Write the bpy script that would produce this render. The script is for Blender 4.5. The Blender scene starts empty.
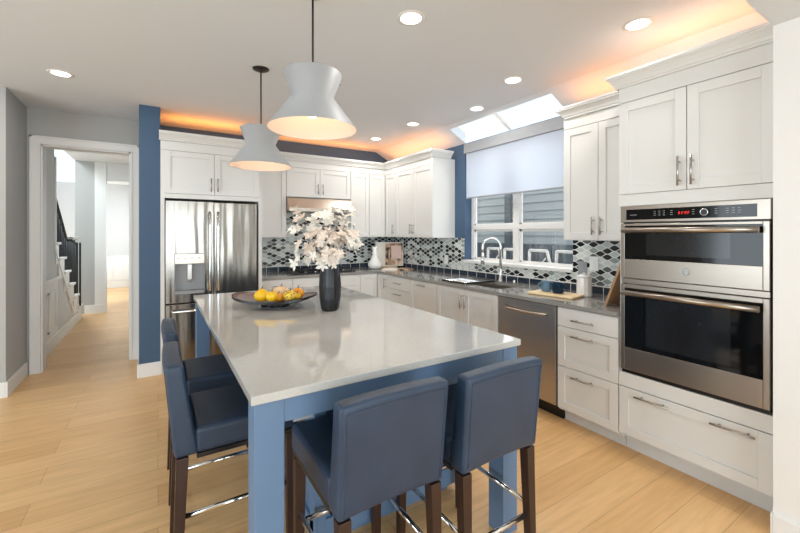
import bpy, bmesh, math, random
from mathutils import Vector, Matrix
random.seed(7)
C = bpy.context.scene.collection
scn = bpy.context.scene
PI = math.pi
# ---------------------------------------------------------------- camera, world, light, exposure
cam_d = bpy.data.cameras.new('camera'); cam = bpy.data.objects.new('camera', cam_d); C.objects.link(cam)
cam.location = (0, 0, 1.44); cam.rotation_euler = (PI/2, 0, -math.atan(242/385))
cam_d.sensor_width = 36; cam_d.lens = 385/800*36; cam_d.shift_y = -33.5/800; cam_d.clip_start = 0.02
scn.camera = cam
scn.view_settings.view_transform = 'Standard'; scn.view_settings.look = 'None'
scn.view_settings.gamma = 1; scn.view_settings.use_curve_mapping = False
scn.view_settings.exposure = 0.14
W = bpy.data.worlds.new('sky'); scn.world = W; W.use_nodes = True
bg = W.node_tree.nodes['Background']; bg.inputs[0].default_value = (0.80, 0.91, 1.0, 1); bg.inputs[1].default_value = 1.25

def area(name, loc, rot, sx, sy, power, col=(1, 1, 1), spread=PI):
    l = bpy.data.lights.new(name, 'AREA'); l.shape = 'RECTANGLE'; l.size = sx; l.size_y = sy
    l.energy = power; l.color = col; l.spread = spread
    o = bpy.data.objects.new(name, l); C.objects.link(o); o.location = loc; o.rotation_euler = rot
    return o
DAY = (0.82, 0.93, 1.0)
# added fill lamps: outside unseen window openings behind and beside the camera, and in hall
area('fill_light_rear', (0.2, -3.95, 1.40), (PI/2+.16, 0, 0), 3.6, 1.9, 135, DAY)
area('fill_light_left', (-4.45, 1.0, 1.40), (0, -PI/2-.16, 0), 1.9, 4.4, 125, DAY)
area('fill_light_hall', (-0.35, 11.0, 1.5), (0, PI/2, 0), 1.8, 2.4, 55, DAY)  # added to brighten the hall; the wall behind it has no window
area('fill_light_stair', (-2.15, 7.2, 3.4), (0, 0, 0), 0.8, 2.0, 80, DAY)  # added lamp facing down over the stairs, no window up there
# daylight falling in through kitchen window and skylight
area('window_daylight_kitchen', (3.75, 2.88, 2.05), (0, PI*0.42, 0), 1.6, 1.3, 13, (0.9, 0.95, 1.0))
WARM = (1.0, 0.33, 0.055)
# warm strips lying on top of the cabinets
area('cove_strip_fridge', (0.50, 4.98, 2.50), (PI, 0, 0), 0.85, 0.04, 2.6, WARM)
area('cove_strip_back', (1.95, 5.12, 2.50), (PI, 0, 0), 1.7, 0.04, 3.2, WARM)
area('cove_strip_corner', (3.02, 4.5, 2.475), (PI, 0, 0), 0.04, 1.3, 2.2, WARM)
area('cove_strip_right', (3.02, 1.75, 2.475), (PI, 0, 0), 0.04, 0.5, 1.0, WARM)
area('cove_strip_oven', (2.80, 1.0, 2.50), (PI, 0, 0), 0.04, 0.7, 1.3, WARM)

# ---------------------------------------------------------------- materials
def nt(name):
    m = bpy.data.materials.new(name); m.use_nodes = True
    return m, m.node_tree.nodes, m.node_tree.links, m.node_tree.nodes['Principled BSDF']
def lin(r, g, b):
    f = lambda c: (c/255)/12.92 if c/255 <= 0.04045 else ((c/255+0.055)/1.055)**2.4
    return (f(r), f(g), f(b), 1)
def mat(name, rgb, rough=0.5, metal=0.0, coat=0.0, var=0.04, scale=8.0, bump=0.0, stretch=(1, 1, 1), spec=None, emit=None, es=0):
    m, n, l, p = nt(name)
    tc = n.new('ShaderNodeTexCoord'); mp = n.new('ShaderNodeMapping'); mp.inputs['Scale'].default_value = stretch
    nz = n.new('ShaderNodeTexNoise'); nz.inputs['Scale'].default_value = scale; nz.inputs['Detail'].default_value = 4
    l.new(tc.outputs['Object'], mp.inputs[0]); l.new(mp.outputs[0], nz.inputs[0])
    mx = n.new('ShaderNodeMix'); mx.data_type = 'RGBA'
    c = lin(*rgb)
    mx.inputs['A'].default_value = tuple(max(0, x*(1-var)) for x in c[:3])+(1,)
    mx.inputs['B'].default_value = tuple(min(1, x*(1+var)) for x in c[:3])+(1,)
    l.new(nz.outputs['Fac'], mx.inputs['Factor']); l.new(mx.outputs['Result'], p.inputs['Base Color'])
    p.inputs['Roughness'].default_value = rough; p.inputs['Metallic'].default_value = metal; p.inputs['Coat Weight'].default_value = coat
    if spec is not None: p.inputs['Specular IOR Level'].default_value = spec
    if bump:
        b = n.new('ShaderNodeBump'); b.inputs['Strength'].default_value = bump; b.inputs['Distance'].default_value = 0.01
        l.new(nz.outputs['Fac'], b.inputs['Height']); l.new(b.outputs[0], p.inputs['Normal'])
    if emit:
        p.inputs['Emission Color'].default_value = lin(*emit); p.inputs['Emission Strength'].default_value = es
    return m
M = {}
M['cab'] = mat('white_cabinet_paint', (222, 221, 217), 0.38, var=0.01)
M['ceil'] = mat('ceiling_paint', (223, 227, 231), 0.9, var=0.015, scale=2)
M['gray'] = mat('grey_wall_paint', (180, 179, 175), 0.85, var=0.015, scale=2)
M['blue'] = mat('blue_wall_paint', (70, 93, 119), 0.8, var=0.03, scale=3)
M['trim'] = mat('white_trim_paint', (232, 230, 226), 0.45, var=0.01)
M['hallw'] = mat('hall_paint', (214, 212, 209), 0.85, var=0.01)
M['iblue'] = mat('island_blue_paint', (98, 126, 158), 0.42, var=0.02)
M['steel'] = mat('brushed_steel', (190, 184, 176), 0.36, 1.0, var=0.06, scale=6, stretch=(60, 60, 1))
M['steelh'] = mat('brushed_steel_horizontal', (168, 158, 147), 0.3, 1.0, var=0.05, scale=5, stretch=(1, 1, 60))
M['steell'] = mat('bright_hood_steel', (214, 204, 192), 0.33, 1.0, var=0.03, scale=5, stretch=(1, 1, 60))
M['chrome'] = mat('chrome', (225, 225, 225), 0.12, 1.0, var=0.01)
M['handle'] = mat('satin_nickel', (175, 172, 168), 0.3, 1.0, var=0.02)
M['black'] = mat('black_enamel', (16, 16, 18), 0.3, var=0.1)
M['iron'] = mat('cast_iron', (28, 28, 30), 0.55, var=0.1)
M['toe'] = mat('toe_kick_grey', (205, 205, 203), 0.6, var=0.02)
M['glassblk'] = mat('black_oven_glass', (13, 14, 15), 0.06, var=0.05, spec=.35)
M['inner'] = mat('oven_interior', (30, 31, 33), 0.12, var=0.1)
M['grayp'] = mat('grey_plastic', (150, 152, 155), 0.5, var=0.02)
M['whitep'] = mat('white_plastic', (240, 240, 238), 0.4, var=0.01)
M['ceramic'] = mat('white_ceramic', (238, 236, 232), 0.18, var=0.02, coat=0.3)
M['blackvase'] = mat('matt_black_ceramic', (17, 19, 24), 0.38, var=0.12, scale=20)
M['legwood'] = mat('dark_walnut_leg', (52, 31, 23), 0.38, var=0.3, scale=9, stretch=(6, 6, 0.6))
M['board'] = mat('pale_board_wood', (226, 198, 152), 0.5, var=0.1, scale=6, stretch=(12, 1, 8))
M['bowlw'] = mat('dark_wood_bowl', (112, 76, 68), 0.22, var=0.2, scale=5, stretch=(1, 14, 1), coat=0.4)
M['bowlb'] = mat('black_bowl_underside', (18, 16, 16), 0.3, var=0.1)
M['yellow'] = mat('yellow_gourd_skin', (240, 190, 20), 0.4, var=0.12, scale=14)
M['orange'] = mat('orange_gourd_skin', (245, 160, 25), 0.4, var=0.15, scale=14)
M['peach'] = mat('peach_gourd_skin', (240, 205, 160), 0.5, var=0.08, scale=10)
M['stem'] = mat('dry_stem', (140, 110, 70), 0.7, var=0.2)
M['branch'] = mat('brown_twig', (110, 85, 72), 0.7, var=0.2)
M['petal'] = mat('cream_dried_leaf', (236, 230, 219), 0.75, var=0.06, scale=30)
M['petal2'] = mat('blush_dried_leaf', (222, 208, 194), 0.75, var=0.08, scale=30)
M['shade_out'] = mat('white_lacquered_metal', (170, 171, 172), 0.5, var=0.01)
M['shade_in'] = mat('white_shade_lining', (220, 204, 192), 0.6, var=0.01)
M['bulb'] = mat('lamp_bulb', (255, 235, 205), 0.5, emit=(255, 214, 165), es=1.8)
M['bronze'] = mat('dark_bronze', (58, 54, 50), 0.4, 0.7, var=0.05)
M['lens'] = mat('lit_downlight_lens', (255, 252, 245), 0.5, emit=(255, 250, 240), es=5.0)
M['siding'] = mat('grey_lap_siding', (205, 209, 206), 0.7, var=0.05, scale=5)
M['fence'] = mat('weathered_fence_board', (130, 136, 138), 0.8, var=0.15, scale=6, stretch=(1, 1, 0.2))
M['ground'] = mat('ground_outside', (130, 128, 120), 0.9, var=0.1)
M['paper'] = mat('paper', (245, 235, 222), 0.6, var=0.02)
M['counter'] = None
M['ironbal'] = mat('black_baluster', (22, 24, 26), 0.4, var=0.05)
M['wallpaperhall'] = mat('far_room_paint', (200, 198, 196), 0.85, var=0.02)
M['red'] = mat('red_display_digits', (200, 30, 30), 0.4, emit=(255, 60, 50), es=1.0)
M['dash'] = mat('pale_button_print', (190, 192, 195), 0.5)

# navy leather
m, n, l, p = nt('navy_leather'); M['leather'] = m
tc = n.new('ShaderNodeTexCoord'); vo = n.new('ShaderNodeTexVoronoi'); vo.inputs['Scale'].default_value = 260
nz = n.new('ShaderNodeTexNoise'); nz.inputs['Scale'].default_value = 7; nz.inputs['Detail'].default_value = 3
l.new(tc.outputs['Object'], vo.inputs[0]); l.new(tc.outputs['Object'], nz.inputs[0])
cr = n.new('ShaderNodeValToRGB'); cr.color_ramp.elements[0].position = .3; cr.color_ramp.elements[1].position = .7
cr.color_ramp.elements[0].color = lin(36, 53, 74); cr.color_ramp.elements[1].color = lin(44, 63, 86)
l.new(nz.outputs['Fac'], cr.inputs[0]); l.new(cr.outputs[0], p.inputs['Base Color'])
ad = n.new('ShaderNodeMath'); ad.operation = 'MULTIPLY_ADD'; ad.inputs[1].default_value = 3.0
l.new(nz.outputs['Fac'], ad.inputs[0]); l.new(vo.outputs['Distance'], ad.inputs[2])
b = n.new('ShaderNodeBump'); b.inputs['Strength'].default_value = .25; b.inputs['Distance'].default_value = .006
l.new(ad.outputs[0], b.inputs['Height']); l.new(b.outputs[0], p.inputs['Normal']); p.inputs['Roughness'].default_value = .36

# quartz
def quartz(name, c1, c2, rough):
    m, n, l, p = nt(name)
    tc = n.new('ShaderNodeTexCoord'); nz = n.new('ShaderNodeTexNoise'); nz.inputs['Scale'].default_value = 90; nz.inputs['Detail'].default_value = 5
    n2 = n.new('ShaderNodeTexNoise'); n2.inputs['Scale'].default_value = 2.2
    l.new(tc.outputs['Object'], nz.inputs[0]); l.new(tc.outputs['Object'], n2.inputs[0])
    ad = n.new('ShaderNodeMath'); ad.operation = 'MULTIPLY_ADD'; ad.inputs[1].default_value = .5
    l.new(n2.outputs['Fac'], ad.inputs[0])
    h = n.new('ShaderNodeMath'); h.operation = 'MULTIPLY'; h.inputs[1].default_value = .5
    l.new(nz.outputs['Fac'], h.inputs[0]); l.new(h.outputs[0], ad.inputs[2])
    cr = n.new('ShaderNodeValToRGB'); cr.color_ramp.elements[0].position = .35; cr.color_ramp.elements[1].position = .65
    cr.color_ramp.elements[0].color = c1; cr.color_ramp.elements[1].color = c2
    l.new(ad.outputs[0], cr.inputs[0]); l.new(cr.outputs[0], p.inputs['Base Color']); p.inputs['Roughness'].default_value = rough
    p.inputs['Coat Weight'].default_value = .35; p.inputs['Coat Roughness'].default_value = .06
    return m
M['island_top'] = quartz('pale_grey_quartz', lin(186, 184, 180), lin(196, 195, 190), .05)
M['counter'] = quartz('mid_grey_quartz', lin(140, 137, 132), lin(152, 149, 144), .12)

# oak planks running along X
m, n, l, p = nt('light_oak_planks'); M['floor'] = m
tc = n.new('ShaderNodeTexCoord')
br = n.new('ShaderNodeTexBrick'); br.offset = .37; br.offset_frequency = 2; br.squash = 1
br.inputs['Scale'].default_value = 1; br.inputs['Brick Width'].default_value = 1.55; br.inputs['Row Height'].default_value = .185
br.inputs['Mortar Size'].default_value = .0016; br.inputs['Mortar Smooth'].default_value = .3; br.inputs['Bias'].default_value = 0
br.inputs['Color1'].default_value = lin(236, 192, 136); br.inputs['Color2'].default_value = lin(222, 175, 118); br.inputs['Mortar'].default_value = lin(186, 146, 102)
l.new(tc.outputs['Object'], br.inputs[0])
mp = n.new('ShaderNodeMapping'); mp.inputs['Scale'].default_value = (1.2, 14, 1); l.new(tc.outputs['Object'], mp.inputs[0])
gr = n.new('ShaderNodeTexNoise'); gr.inputs['Scale'].default_value = 2.4; gr.inputs['Detail'].default_value = 7; gr.inputs['Distortion'].default_value = .6
l.new(mp.outputs[0], gr.inputs[0])
cr = n.new('ShaderNodeValToRGB'); cr.color_ramp.elements[0].position = .3; cr.color_ramp.elements[1].position = .68
cr.color_ramp.elements[0].color = (.89, .87, .84, 1); cr.color_ramp.elements[1].color = (1.05, 1.05, 1.05, 1)
l.new(gr.outputs['Fac'], cr.inputs[0])
mx = n.new('ShaderNodeMix'); mx.data_type = 'RGBA'; mx.blend_type = 'MULTIPLY'; mx.inputs['Factor'].default_value = 1
l.new(br.outputs['Color'], mx.inputs['A']); l.new(cr.outputs[0], mx.inputs['B']); l.new(mx.outputs['Result'], p.inputs['Base Color'])
p.inputs['Roughness'].default_value = .36
b = n.new('ShaderNodeBump'); b.inputs['Strength'].default_value = .15; b.inputs['Distance'].default_value = .002; b.invert = True
l.new(br.outputs['Fac'], b.inputs['Height']); l.new(b.outputs[0], p.inputs['Normal'])

# ogee mosaic with a row of dark oblong tiles at the foot
def mosaic(name, axis):
    m, n, l, p = nt(name)
    tc = n.new('ShaderNodeTexCoord'); sp = n.new('ShaderNodeSeparateXYZ'); l.new(tc.outputs['Object'], sp.inputs[0])
    def mth(op, a, b=None, c=None):
        q = n.new('ShaderNodeMath'); q.operation = op
        for i, v in enumerate((a, b, c)):
            if v is None: continue
            if isinstance(v, (int, float)): q.inputs[i].default_value = v
            else: l.new(v, q.inputs[i])
        return q.outputs[0]
    h = sp.outputs[axis]; z = sp.outputs[2]
    Wd, Pp = .122, .0262
    xw = mth('DIVIDE', h, Wd); v = mth('DIVIDE', mth('SUBTRACT', z, .985), Pp)
    c = mth('MULTIPLY', mth('COSINE', mth('MULTIPLY', xw, 2*PI)), .5)
    k = mth('FLOOR', v)
    par = mth('ABSOLUTE', mth('MODULO', k, 2.0))
    s = mth('SUBTRACT', 1.0, mth('MULTIPLY', par, 2.0))
    sc = mth('MULTIPLY', s, c)
    f0 = mth('ADD', k, sc); f1 = mth('SUBTRACT', mth('ADD', k, 1.0), sc)
    lo = mth('LESS_THAN', v, f0); hi = mth('GREATER_THAN', v, f1)
    nn = mth('ADD', mth('SUBTRACT', k, lo), hi)
    npar = mth('ABSOLUTE', mth('MODULO', nn, 2.0))
    col = mth('FLOOR', mth('ADD', xw, mth('MULTIPLY', npar, .5)))
    d = mth('MINIMUM', mth('ABSOLUTE', mth('SUBTRACT', v, f0)), mth('ABSOLUTE', mth('SUBTRACT', v, f1)))
    # slope of the curve makes flanks closer than the vertical gap says
    sl = mth('MULTIPLY', mth('ABSOLUTE', mth('SINE', mth('MULTIPLY', xw, 2*PI))), PI*Pp/Wd)
    dn = mth('DIVIDE', d, mth('SQRT', mth('ADD', 1.0, mth('MULTIPLY', sl, sl))))
    grout = mth('LESS_THAN', dn, .12)
    cmb = n.new('ShaderNodeCombineXYZ'); l.new(col, cmb.inputs[0]); l.new(nn, cmb.inputs[1])
    wn = n.new('ShaderNodeTexWhiteNoise'); wn.noise_dimensions = '2D'; l.new(cmb.outputs[0], wn.inputs['Vector'])
    cr = n.new('ShaderNodeValToRGB'); cr.color_ramp.interpolation = 'CONSTANT'
    e = cr.color_ramp.elements; e[0].position = 0; e[0].color = lin(24, 28, 32); e[1].position = .37; e[1].color = lin(194, 201, 197)
    for pos, cc in ((.58, (214, 218, 213)), (.76, (152, 163, 157)), (.90, (96, 103, 104))):
        q = e.new(pos); q.color = lin(*cc)
    l.new(wn.outputs['Value'], cr.inputs[0])
    mx = n.new('ShaderNodeMix'); mx.data_type = 'RGBA'; l.new(grout, mx.inputs['Factor']); l.new(cr.outputs[0], mx.inputs['A']); mx.inputs['B'].default_value = lin(232, 232, 228)
    # foot row
    hx = mth('FRACT', mth('DIVIDE', h, .155)); vg = mth('LESS_THAN', hx, .035)
    top = mth('GREATER_THAN', z, .974)
    fg = mth('MAXIMUM', vg, top)
    m2 = n.new('ShaderNodeMix'); m2.data_type = 'RGBA'; l.new(fg, m2.inputs['Factor']); m2.inputs['A'].default_value = lin(44, 54, 68); m2.inputs['B'].default_value = lin(224, 224, 220)
    foot = mth('LESS_THAN', z, .985)
    m3 = n.new('ShaderNodeMix'); m3.data_type = 'RGBA'; l.new(foot, m3.inputs['Factor']); l.new(mx.outputs['Result'], m3.inputs['A']); l.new(m2.outputs['Result'], m3.inputs['B'])
    l.new(m3.outputs['Result'], p.inputs['Base Color'])
    allg = mth('ADD', mth('MULTIPLY', grout, mth('SUBTRACT', 1.0, foot)), mth('MULTIPLY', fg, foot))
    rr = mth('ADD', mth('MULTIPLY', allg, .55), .12); l.new(rr, p.inputs['Roughness'])
    return m
M['mosX'] = mosaic('ogee_mosaic_back', 0); M['mosY'] = mosaic('ogee_mosaic_right', 1)

# panes and shade fabric
m, n, l, p = nt('clear_window_glass'); M['pane'] = m
n.remove(p); out = n['Material Output']; tr = n.new('ShaderNodeBsdfTransparent'); gl = n.new('ShaderNodeBsdfGlossy'); gl.inputs['Roughness'].default_value = .02
mxs = n.new('ShaderNodeMixShader'); mxs.inputs[0].default_value = .05; l.new(tr.outputs[0], mxs.inputs[1]); l.new(gl.outputs[0], mxs.inputs[2]); l.new(mxs.outputs[0], out.inputs[0])
m, n, l, p = nt('white_shade_fabric'); M['fabric'] = m
n.remove(p); out = n['Material Output']; tl = n.new('ShaderNodeBsdfTranslucent'); df = n.new('ShaderNodeBsdfDiffuse'); mxs = n.new('ShaderNodeMixShader'); mxs.inputs[0].default_value = .35
tc = n.new('ShaderNodeTexCoord'); wv = n.new('ShaderNodeTexNoise'); wv.inputs['Scale'].default_value = 120; l.new(tc.outputs['Object'], wv.inputs[0])
cr = n.new('ShaderNodeValToRGB'); cr.color_ramp.elements[0].color = (.72, .75, .80, 1); cr.color_ramp.elements[1].color = (.78, .81, .86, 1); l.new(wv.outputs['Fac'], cr.inputs[0])
l.new(cr.outputs[0], tl.inputs[0]); l.new(cr.outputs[0], df.inputs[0]); l.new(tl.outputs[0], mxs.inputs[1]); l.new(df.outputs[0], mxs.inputs[2]); l.new(mxs.outputs[0], out.inputs[0])
def glassy(name, rgb, a):
    m, n, l, p = nt(name); p.inputs['Base Color'].default_value = lin(*rgb); p.inputs['Roughness'].default_value = .05
    p.inputs['Transmission Weight'].default_value = a; p.inputs['IOR'].default_value = 1.3
    return m
M['mugclear'] = glassy('pale_blue_glass', (150, 185, 210), .7)
M['mugblue'] = glassy('dark_blue_glass', (28, 62, 90), .45)
# speckled gourd
m, n, l, p = nt('speckled_gourd_skin'); M['speck'] = m
tc = n.new('ShaderNodeTexCoord'); vo = n.new('ShaderNodeTexVoronoi'); vo.inputs['Scale'].default_value = 75; l.new(tc.outputs['Object'], vo.inputs[0])
cr = n.new('ShaderNodeValToRGB'); cr.color_ramp.interpolation = 'CONSTANT'; cr.color_ramp.elements[0].color = lin(70, 80, 30); cr.color_ramp.elements[1].position = .36; cr.color_ramp.elements[1].color = lin(245, 205, 70)
l.new(vo.outputs['Distance'], cr.inputs[0]); l.new(cr.outputs[0], p.inputs['Base Color'])
# printed pages: soft dark and tan blocks of an unreadable photograph
m, n, l, p = nt('printed_page_photo'); M['photo'] = m
tc = n.new('ShaderNodeTexCoord'); nz = n.new('ShaderNodeTexNoise'); nz.inputs['Scale'].default_value = 9; nz.inputs['Detail'].default_value = 2; l.new(tc.outputs['Object'], nz.inputs[0])
cr = n.new('ShaderNodeValToRGB'); e = cr.color_ramp.elements; e[0].position = .38; e[0].color = lin(50, 36, 32); e[1].position = .62; e[1].color = lin(240, 208, 180); q = e.new(.5); q.color = lin(190, 150, 120)
l.new(nz.outputs['Fac'], cr.inputs[0]); l.new(cr.outputs[0], p.inputs['Base Color'])

# ---------------------------------------------------------------- mesh helpers
class MB:
    def __init__(s): s.bm = bmesh.new()
    def box(s, x0, x1, y0, y1, z0, z1, bev=0.0, seg=2):
        r = bmesh.ops.create_cube(s.bm, size=1); vs = r['verts']
        for v in vs: v.co = Vector(((x0+x1)/2+v.co.x*abs(x1-x0), (y0+y1)/2+v.co.y*abs(y1-y0), (z0+z1)/2+v.co.z*abs(z1-z0)))
        if bev:
            es = list({e for v in vs for e in v.link_edges})
            bmesh.ops.bevel(s.bm, geom=es, offset=bev, segments=seg, affect='EDGES', profile=.5)
        return s
    def hexa(s, pts, bev=0, seg=2):                       # 8 corner points, bottom 4 then top 4
        vs = [s.bm.verts.new(p) for p in pts]
        fs = [(3, 2, 1, 0), (4, 5, 6, 7), (0, 1, 5, 4), (1, 2, 6, 5), (2, 3, 7, 6), (3, 0, 4, 7)]
        for f in fs: s.bm.faces.new([vs[i] for i in f])
        if bev:
            es = list({e for v in vs for e in v.link_edges}); bmesh.ops.bevel(s.bm, geom=es, offset=bev, segments=seg, affect='EDGES', profile=.5)
        return s
    def tube(s, pts, r, seg=10, cap=True):
        pts = [Vector(p) for p in pts]; rings = []; up = None
        for i, p in enumerate(pts):
            t = (pts[min(i+1, len(pts)-1)]-pts[max(i-1, 0)]).normalized()
            if up is None: up = Vector((0, 0, 1)) if abs(t.z) < .9 else Vector((1, 0, 0))
            a = t.cross(up).normalized(); b_ = a.cross(t).normalized(); up = b_
            rr = r[i] if isinstance(r, (list, tuple)) else r
            rings.append([s.bm.verts.new(p+a*math.cos(2*PI*k/seg)*rr+b_*math.sin(2*PI*k/seg)*rr) for k in range(seg)])
        for A, B in zip(rings, rings[1:]):
            for k in range(seg):
                f = s.bm.faces.new((A[k], A[(k+1) % seg], B[(k+1) % seg], B[k])); f.smooth = True
        if cap: s.bm.faces.new(rings[0][::-1]); s.bm.faces.new(rings[-1])
        return s
    def lathe(s, prof, cx=0, cy=0, seg=32, wob=None, sx=1, sy=1, capb=True, capt=True, smooth=True):
        rings = []
        for i, (r, z) in enumerate(prof):
            rings.append([s.bm.verts.new((cx+math.cos(2*PI*k/seg)*r*sx*(wob(k, seg, i) if wob else 1), cy+math.sin(2*PI*k/seg)*r*sy*(wob(k, seg, i) if wob else 1), z)) for k in range(seg)])
        for A, B in zip(rings, rings[1:]):
            for k in range(seg):
                f = s.bm.faces.new((A[k], A[(k+1) % seg], B[(k+1) % seg], B[k])); f.smooth = smooth
        if capb and prof[0][0] > 1e-4: s.bm.faces.new(rings[0][::-1])
        if capt and prof[-1][0] > 1e-4: s.bm.faces.new(rings[-1])
        return s
    def prism(s, poly, ax, a, b_):                        # poly: 2D points in the plane of the other two axes
        def P(u, v, w):
            return ((w, u, v), (u, w, v), (u, v, w))[ax]
        A = [s.bm.verts.new(P(u, v, a)) for u, v in poly]; B = [s.bm.verts.new(P(u, v, b_)) for u, v in poly]
        s.bm.faces.new(A); s.bm.faces.new(B[::-1])
        for i in range(len(poly)): j = (i+1) % len(poly); s.bm.faces.new((A[j], A[i], B[i], B[j]))
        return s
    def xf(s, mtx): bmesh.ops.transform(s.bm, matrix=mtx, verts=s.bm.verts); return s
    def build(s, name, m, parent=None, org=None):
        bmesh.ops.recalc_face_normals(s.bm, faces=s.bm.faces)
        root = parent
        while root is not None and root.parent is not None: root = root.parent
        if org is not None: bmesh.ops.translate(s.bm, verts=s.bm.verts, vec=-Vector(org))
        elif root is not None: bmesh.ops.translate(s.bm, verts=s.bm.verts, vec=-root.location)
        me = bpy.data.meshes.new(name); s.bm.to_mesh(me); s.bm.free()
        me.materials.append(M[m] if isinstance(m, str) else m)
        o = bpy.data.objects.new(name, me); C.objects.link(o)
        if org is not None: o.location = org
        if parent is not None: o.parent = parent
        return o
def tag(o, label, cat, group=None, kind=None):
    o['label'] = label; o['category'] = cat
    if group: o['group'] = group
    if kind: o['kind'] = kind
    return o
def thing(name, loc, label, cat, group=None, rz=0):
    o = bpy.data.objects.new(name, None); C.objects.link(o); o.location = loc; o.rotation_euler = (0, 0, rz); o.empty_display_size = .05
    return tag(o, label, cat, group)
def struct(o): o['kind'] = 'structure'; return o
def copy_tree(o, parent=None):
    c = o.copy(); C.objects.link(c)
    if parent is not None: c.parent = parent
    for ch in list(o.children): copy_tree(ch, c)
    return c
def B(*a, **k): return MB().box(*a, **k)

# ---------------------------------------------------------------- structure
XR, YB, CZ, XC, ZW = 3.24, 5.38, 2.72, 2.93, 2.555      # right wall, back wall, ceiling, crease, wall top under the slope
struct(B(-4.2, 3.44, -3.8, 13.6, -.1, 0).build('floor', 'floor'))
c = MB().box(-4.2, XC, .602, YB+.0, CZ, CZ+.12); c.box(-4.2, -.02, YB, 5.48, CZ, CZ+.12)
struct(c.build('ceiling', 'ceil'))
def slope_pt(x, y, dz=0): return (x, y, CZ+(ZW-CZ)*(x-XC)/(XR-XC)+dz)
def slope(x0, x1, y0, y1, mb):
    mb.hexa([slope_pt(x0, y0), slope_pt(x1, y0), slope_pt(x1, y1), slope_pt(x0, y1), slope_pt(x0, y0, .1), slope_pt(x1, y0, .1), slope_pt(x1, y1, .1), slope_pt(x0, y1, .1)])
sm = MB(); SY0, SY1, SX0 = 2.2, 3.62, 2.985
slope(XC, SX0, .602, YB, sm); slope(SX0, XR, .602, SY0, sm); slope(SX0, XR, SY1, YB, sm)
struct(sm.build('ceiling.001', 'ceil'))
struct(B(-4.2, 3.44, -3.8, .602, 2.42, 2.72).build('ceiling.002', 'ceil'))
# skylight
sk = thing('window_2', (3.1, 2.9, 2.7), 'x', 'x'); del sk['label']; del sk['category']; struct(sk)
f = MB()
def sl2(x0, x1, y0, y1, d0, d1, mb):
    mb.hexa([slope_pt(x0, y0, d0), slope_pt(x1, y0, d0), slope_pt(x1, y1, d0), slope_pt(x0, y1, d0), slope_pt(x0, y0, d1), slope_pt(x1, y0, d1), slope_pt(x1, y1, d1), slope_pt(x0, y1, d1)])
sl2(SX0, XR, 2.885, 2.92, .004, .03, f); sl2(SX0-.03, SX0, SY0-.03, SY1+.03, .101, .13, f); sl2(SX0, XR, SY0-.03, SY0, .101, .13, f); sl2(SX0, XR, SY1, SY1+.03, .101, .13, f)
f.build('window_frame', 'trim', sk)
g = MB(); sl2(SX0+.001, XR-.001, SY0+.001, SY1-.001, .032, .036, g); g.build('window_pane', 'pane', sk)
# right wall with the window opening
WY0, WY1, WZ0, WZ1 = 2.15, 3.63, 1.10, 2.46
w = MB(); w.box(XR, XR+.2, .602, WY0, 0, ZW); w.box(XR, XR+.2, WY1, YB+.12, 0, ZW); w.box(XR, XR+.2, WY0, WY1, 0, WZ0); w.box(XR, XR+.2, WY0, WY1, WZ1, ZW)
struct(w.build('wall_right', 'blue'))
struct(MB().prism([(.021, 0), (XR, 0), (XR, ZW), (XC, CZ), (.021, CZ)], 1, YB, YB+.12).build('wall_back', 'blue'))
struct(B(-.16, .02, 4.62, 5.5, 0, CZ-.001).build('wall_pillar', 'blue'))
struct(B(2.46, 3.44, -3.8, .602, 0, 2.419).build('wall_stub', 'trim'))
# wall with the hall doorway, left wall, room behind the camera
w = MB(); w.box(-1.13, -1.027, 5.33, 5.48, 0, CZ); w.box(-.26, -.161, 5.33, 5.48, 0, CZ); w.box(-1.027, -.26, 5.33, 5.48, 2.36, CZ)
struct(w.build('wall_entry', 'gray'))
w = MB(); w.box(-1.28, -1.131, 4.70, 5.48, 0, CZ); w.box(-4.2, -1.28, 4.70, 4.89, 0, CZ)
struct(w.build('wall_left', 'gray'))
w = MB(); w.box(-4.2, -4.05, -3.8, -1.3, 0, 2.419); w.box(-4.2, -4.05, 3.3, 4.70, 0, CZ); w.box(-4.2, -4.05, -1.3, 3.3, 0, .4); w.box(-4.2, -4.05, .602, 3.3, 2.41, CZ)
struct(w.build('wall_west', 'gray'))
w = MB(); w.box(-4.05, -1.7, -3.8, -3.65, 0, 2.419); w.box(2.1, 2.46, -3.8, -3.65, 0, 2.419); w.box(-1.7, 2.1, -3.8, -3.65, 0, .4); w.box(-1.7, 2.1, -3.8, -3.65, 2.38, 2.419)
struct(w.build('wall_rear', 'gray'))
# baseboards
def bb(name, x0, x1, y0, y1, h=.135): struct(B(x0, x1, y0, y1, 0, h, bev=.003).build(name, 'trim'))
bb('baseboard_pillar', -.175, .034, 4.604, 4.62); bb('baseboard_pillar_side', -.176, -.160, 4.62, 5.30)
bb('baseboard_left', -1.131, -1.115, 4.684, 5.305); bb('baseboard_left_return', -4.0, -1.131, 4.684, 4.70)
bb('baseboard_stub', 2.444, 2.46, -3.6, .602, .12); bb('baseboard_stub_end', 2.444, 2.6, .6025, .609, .12)
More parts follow.
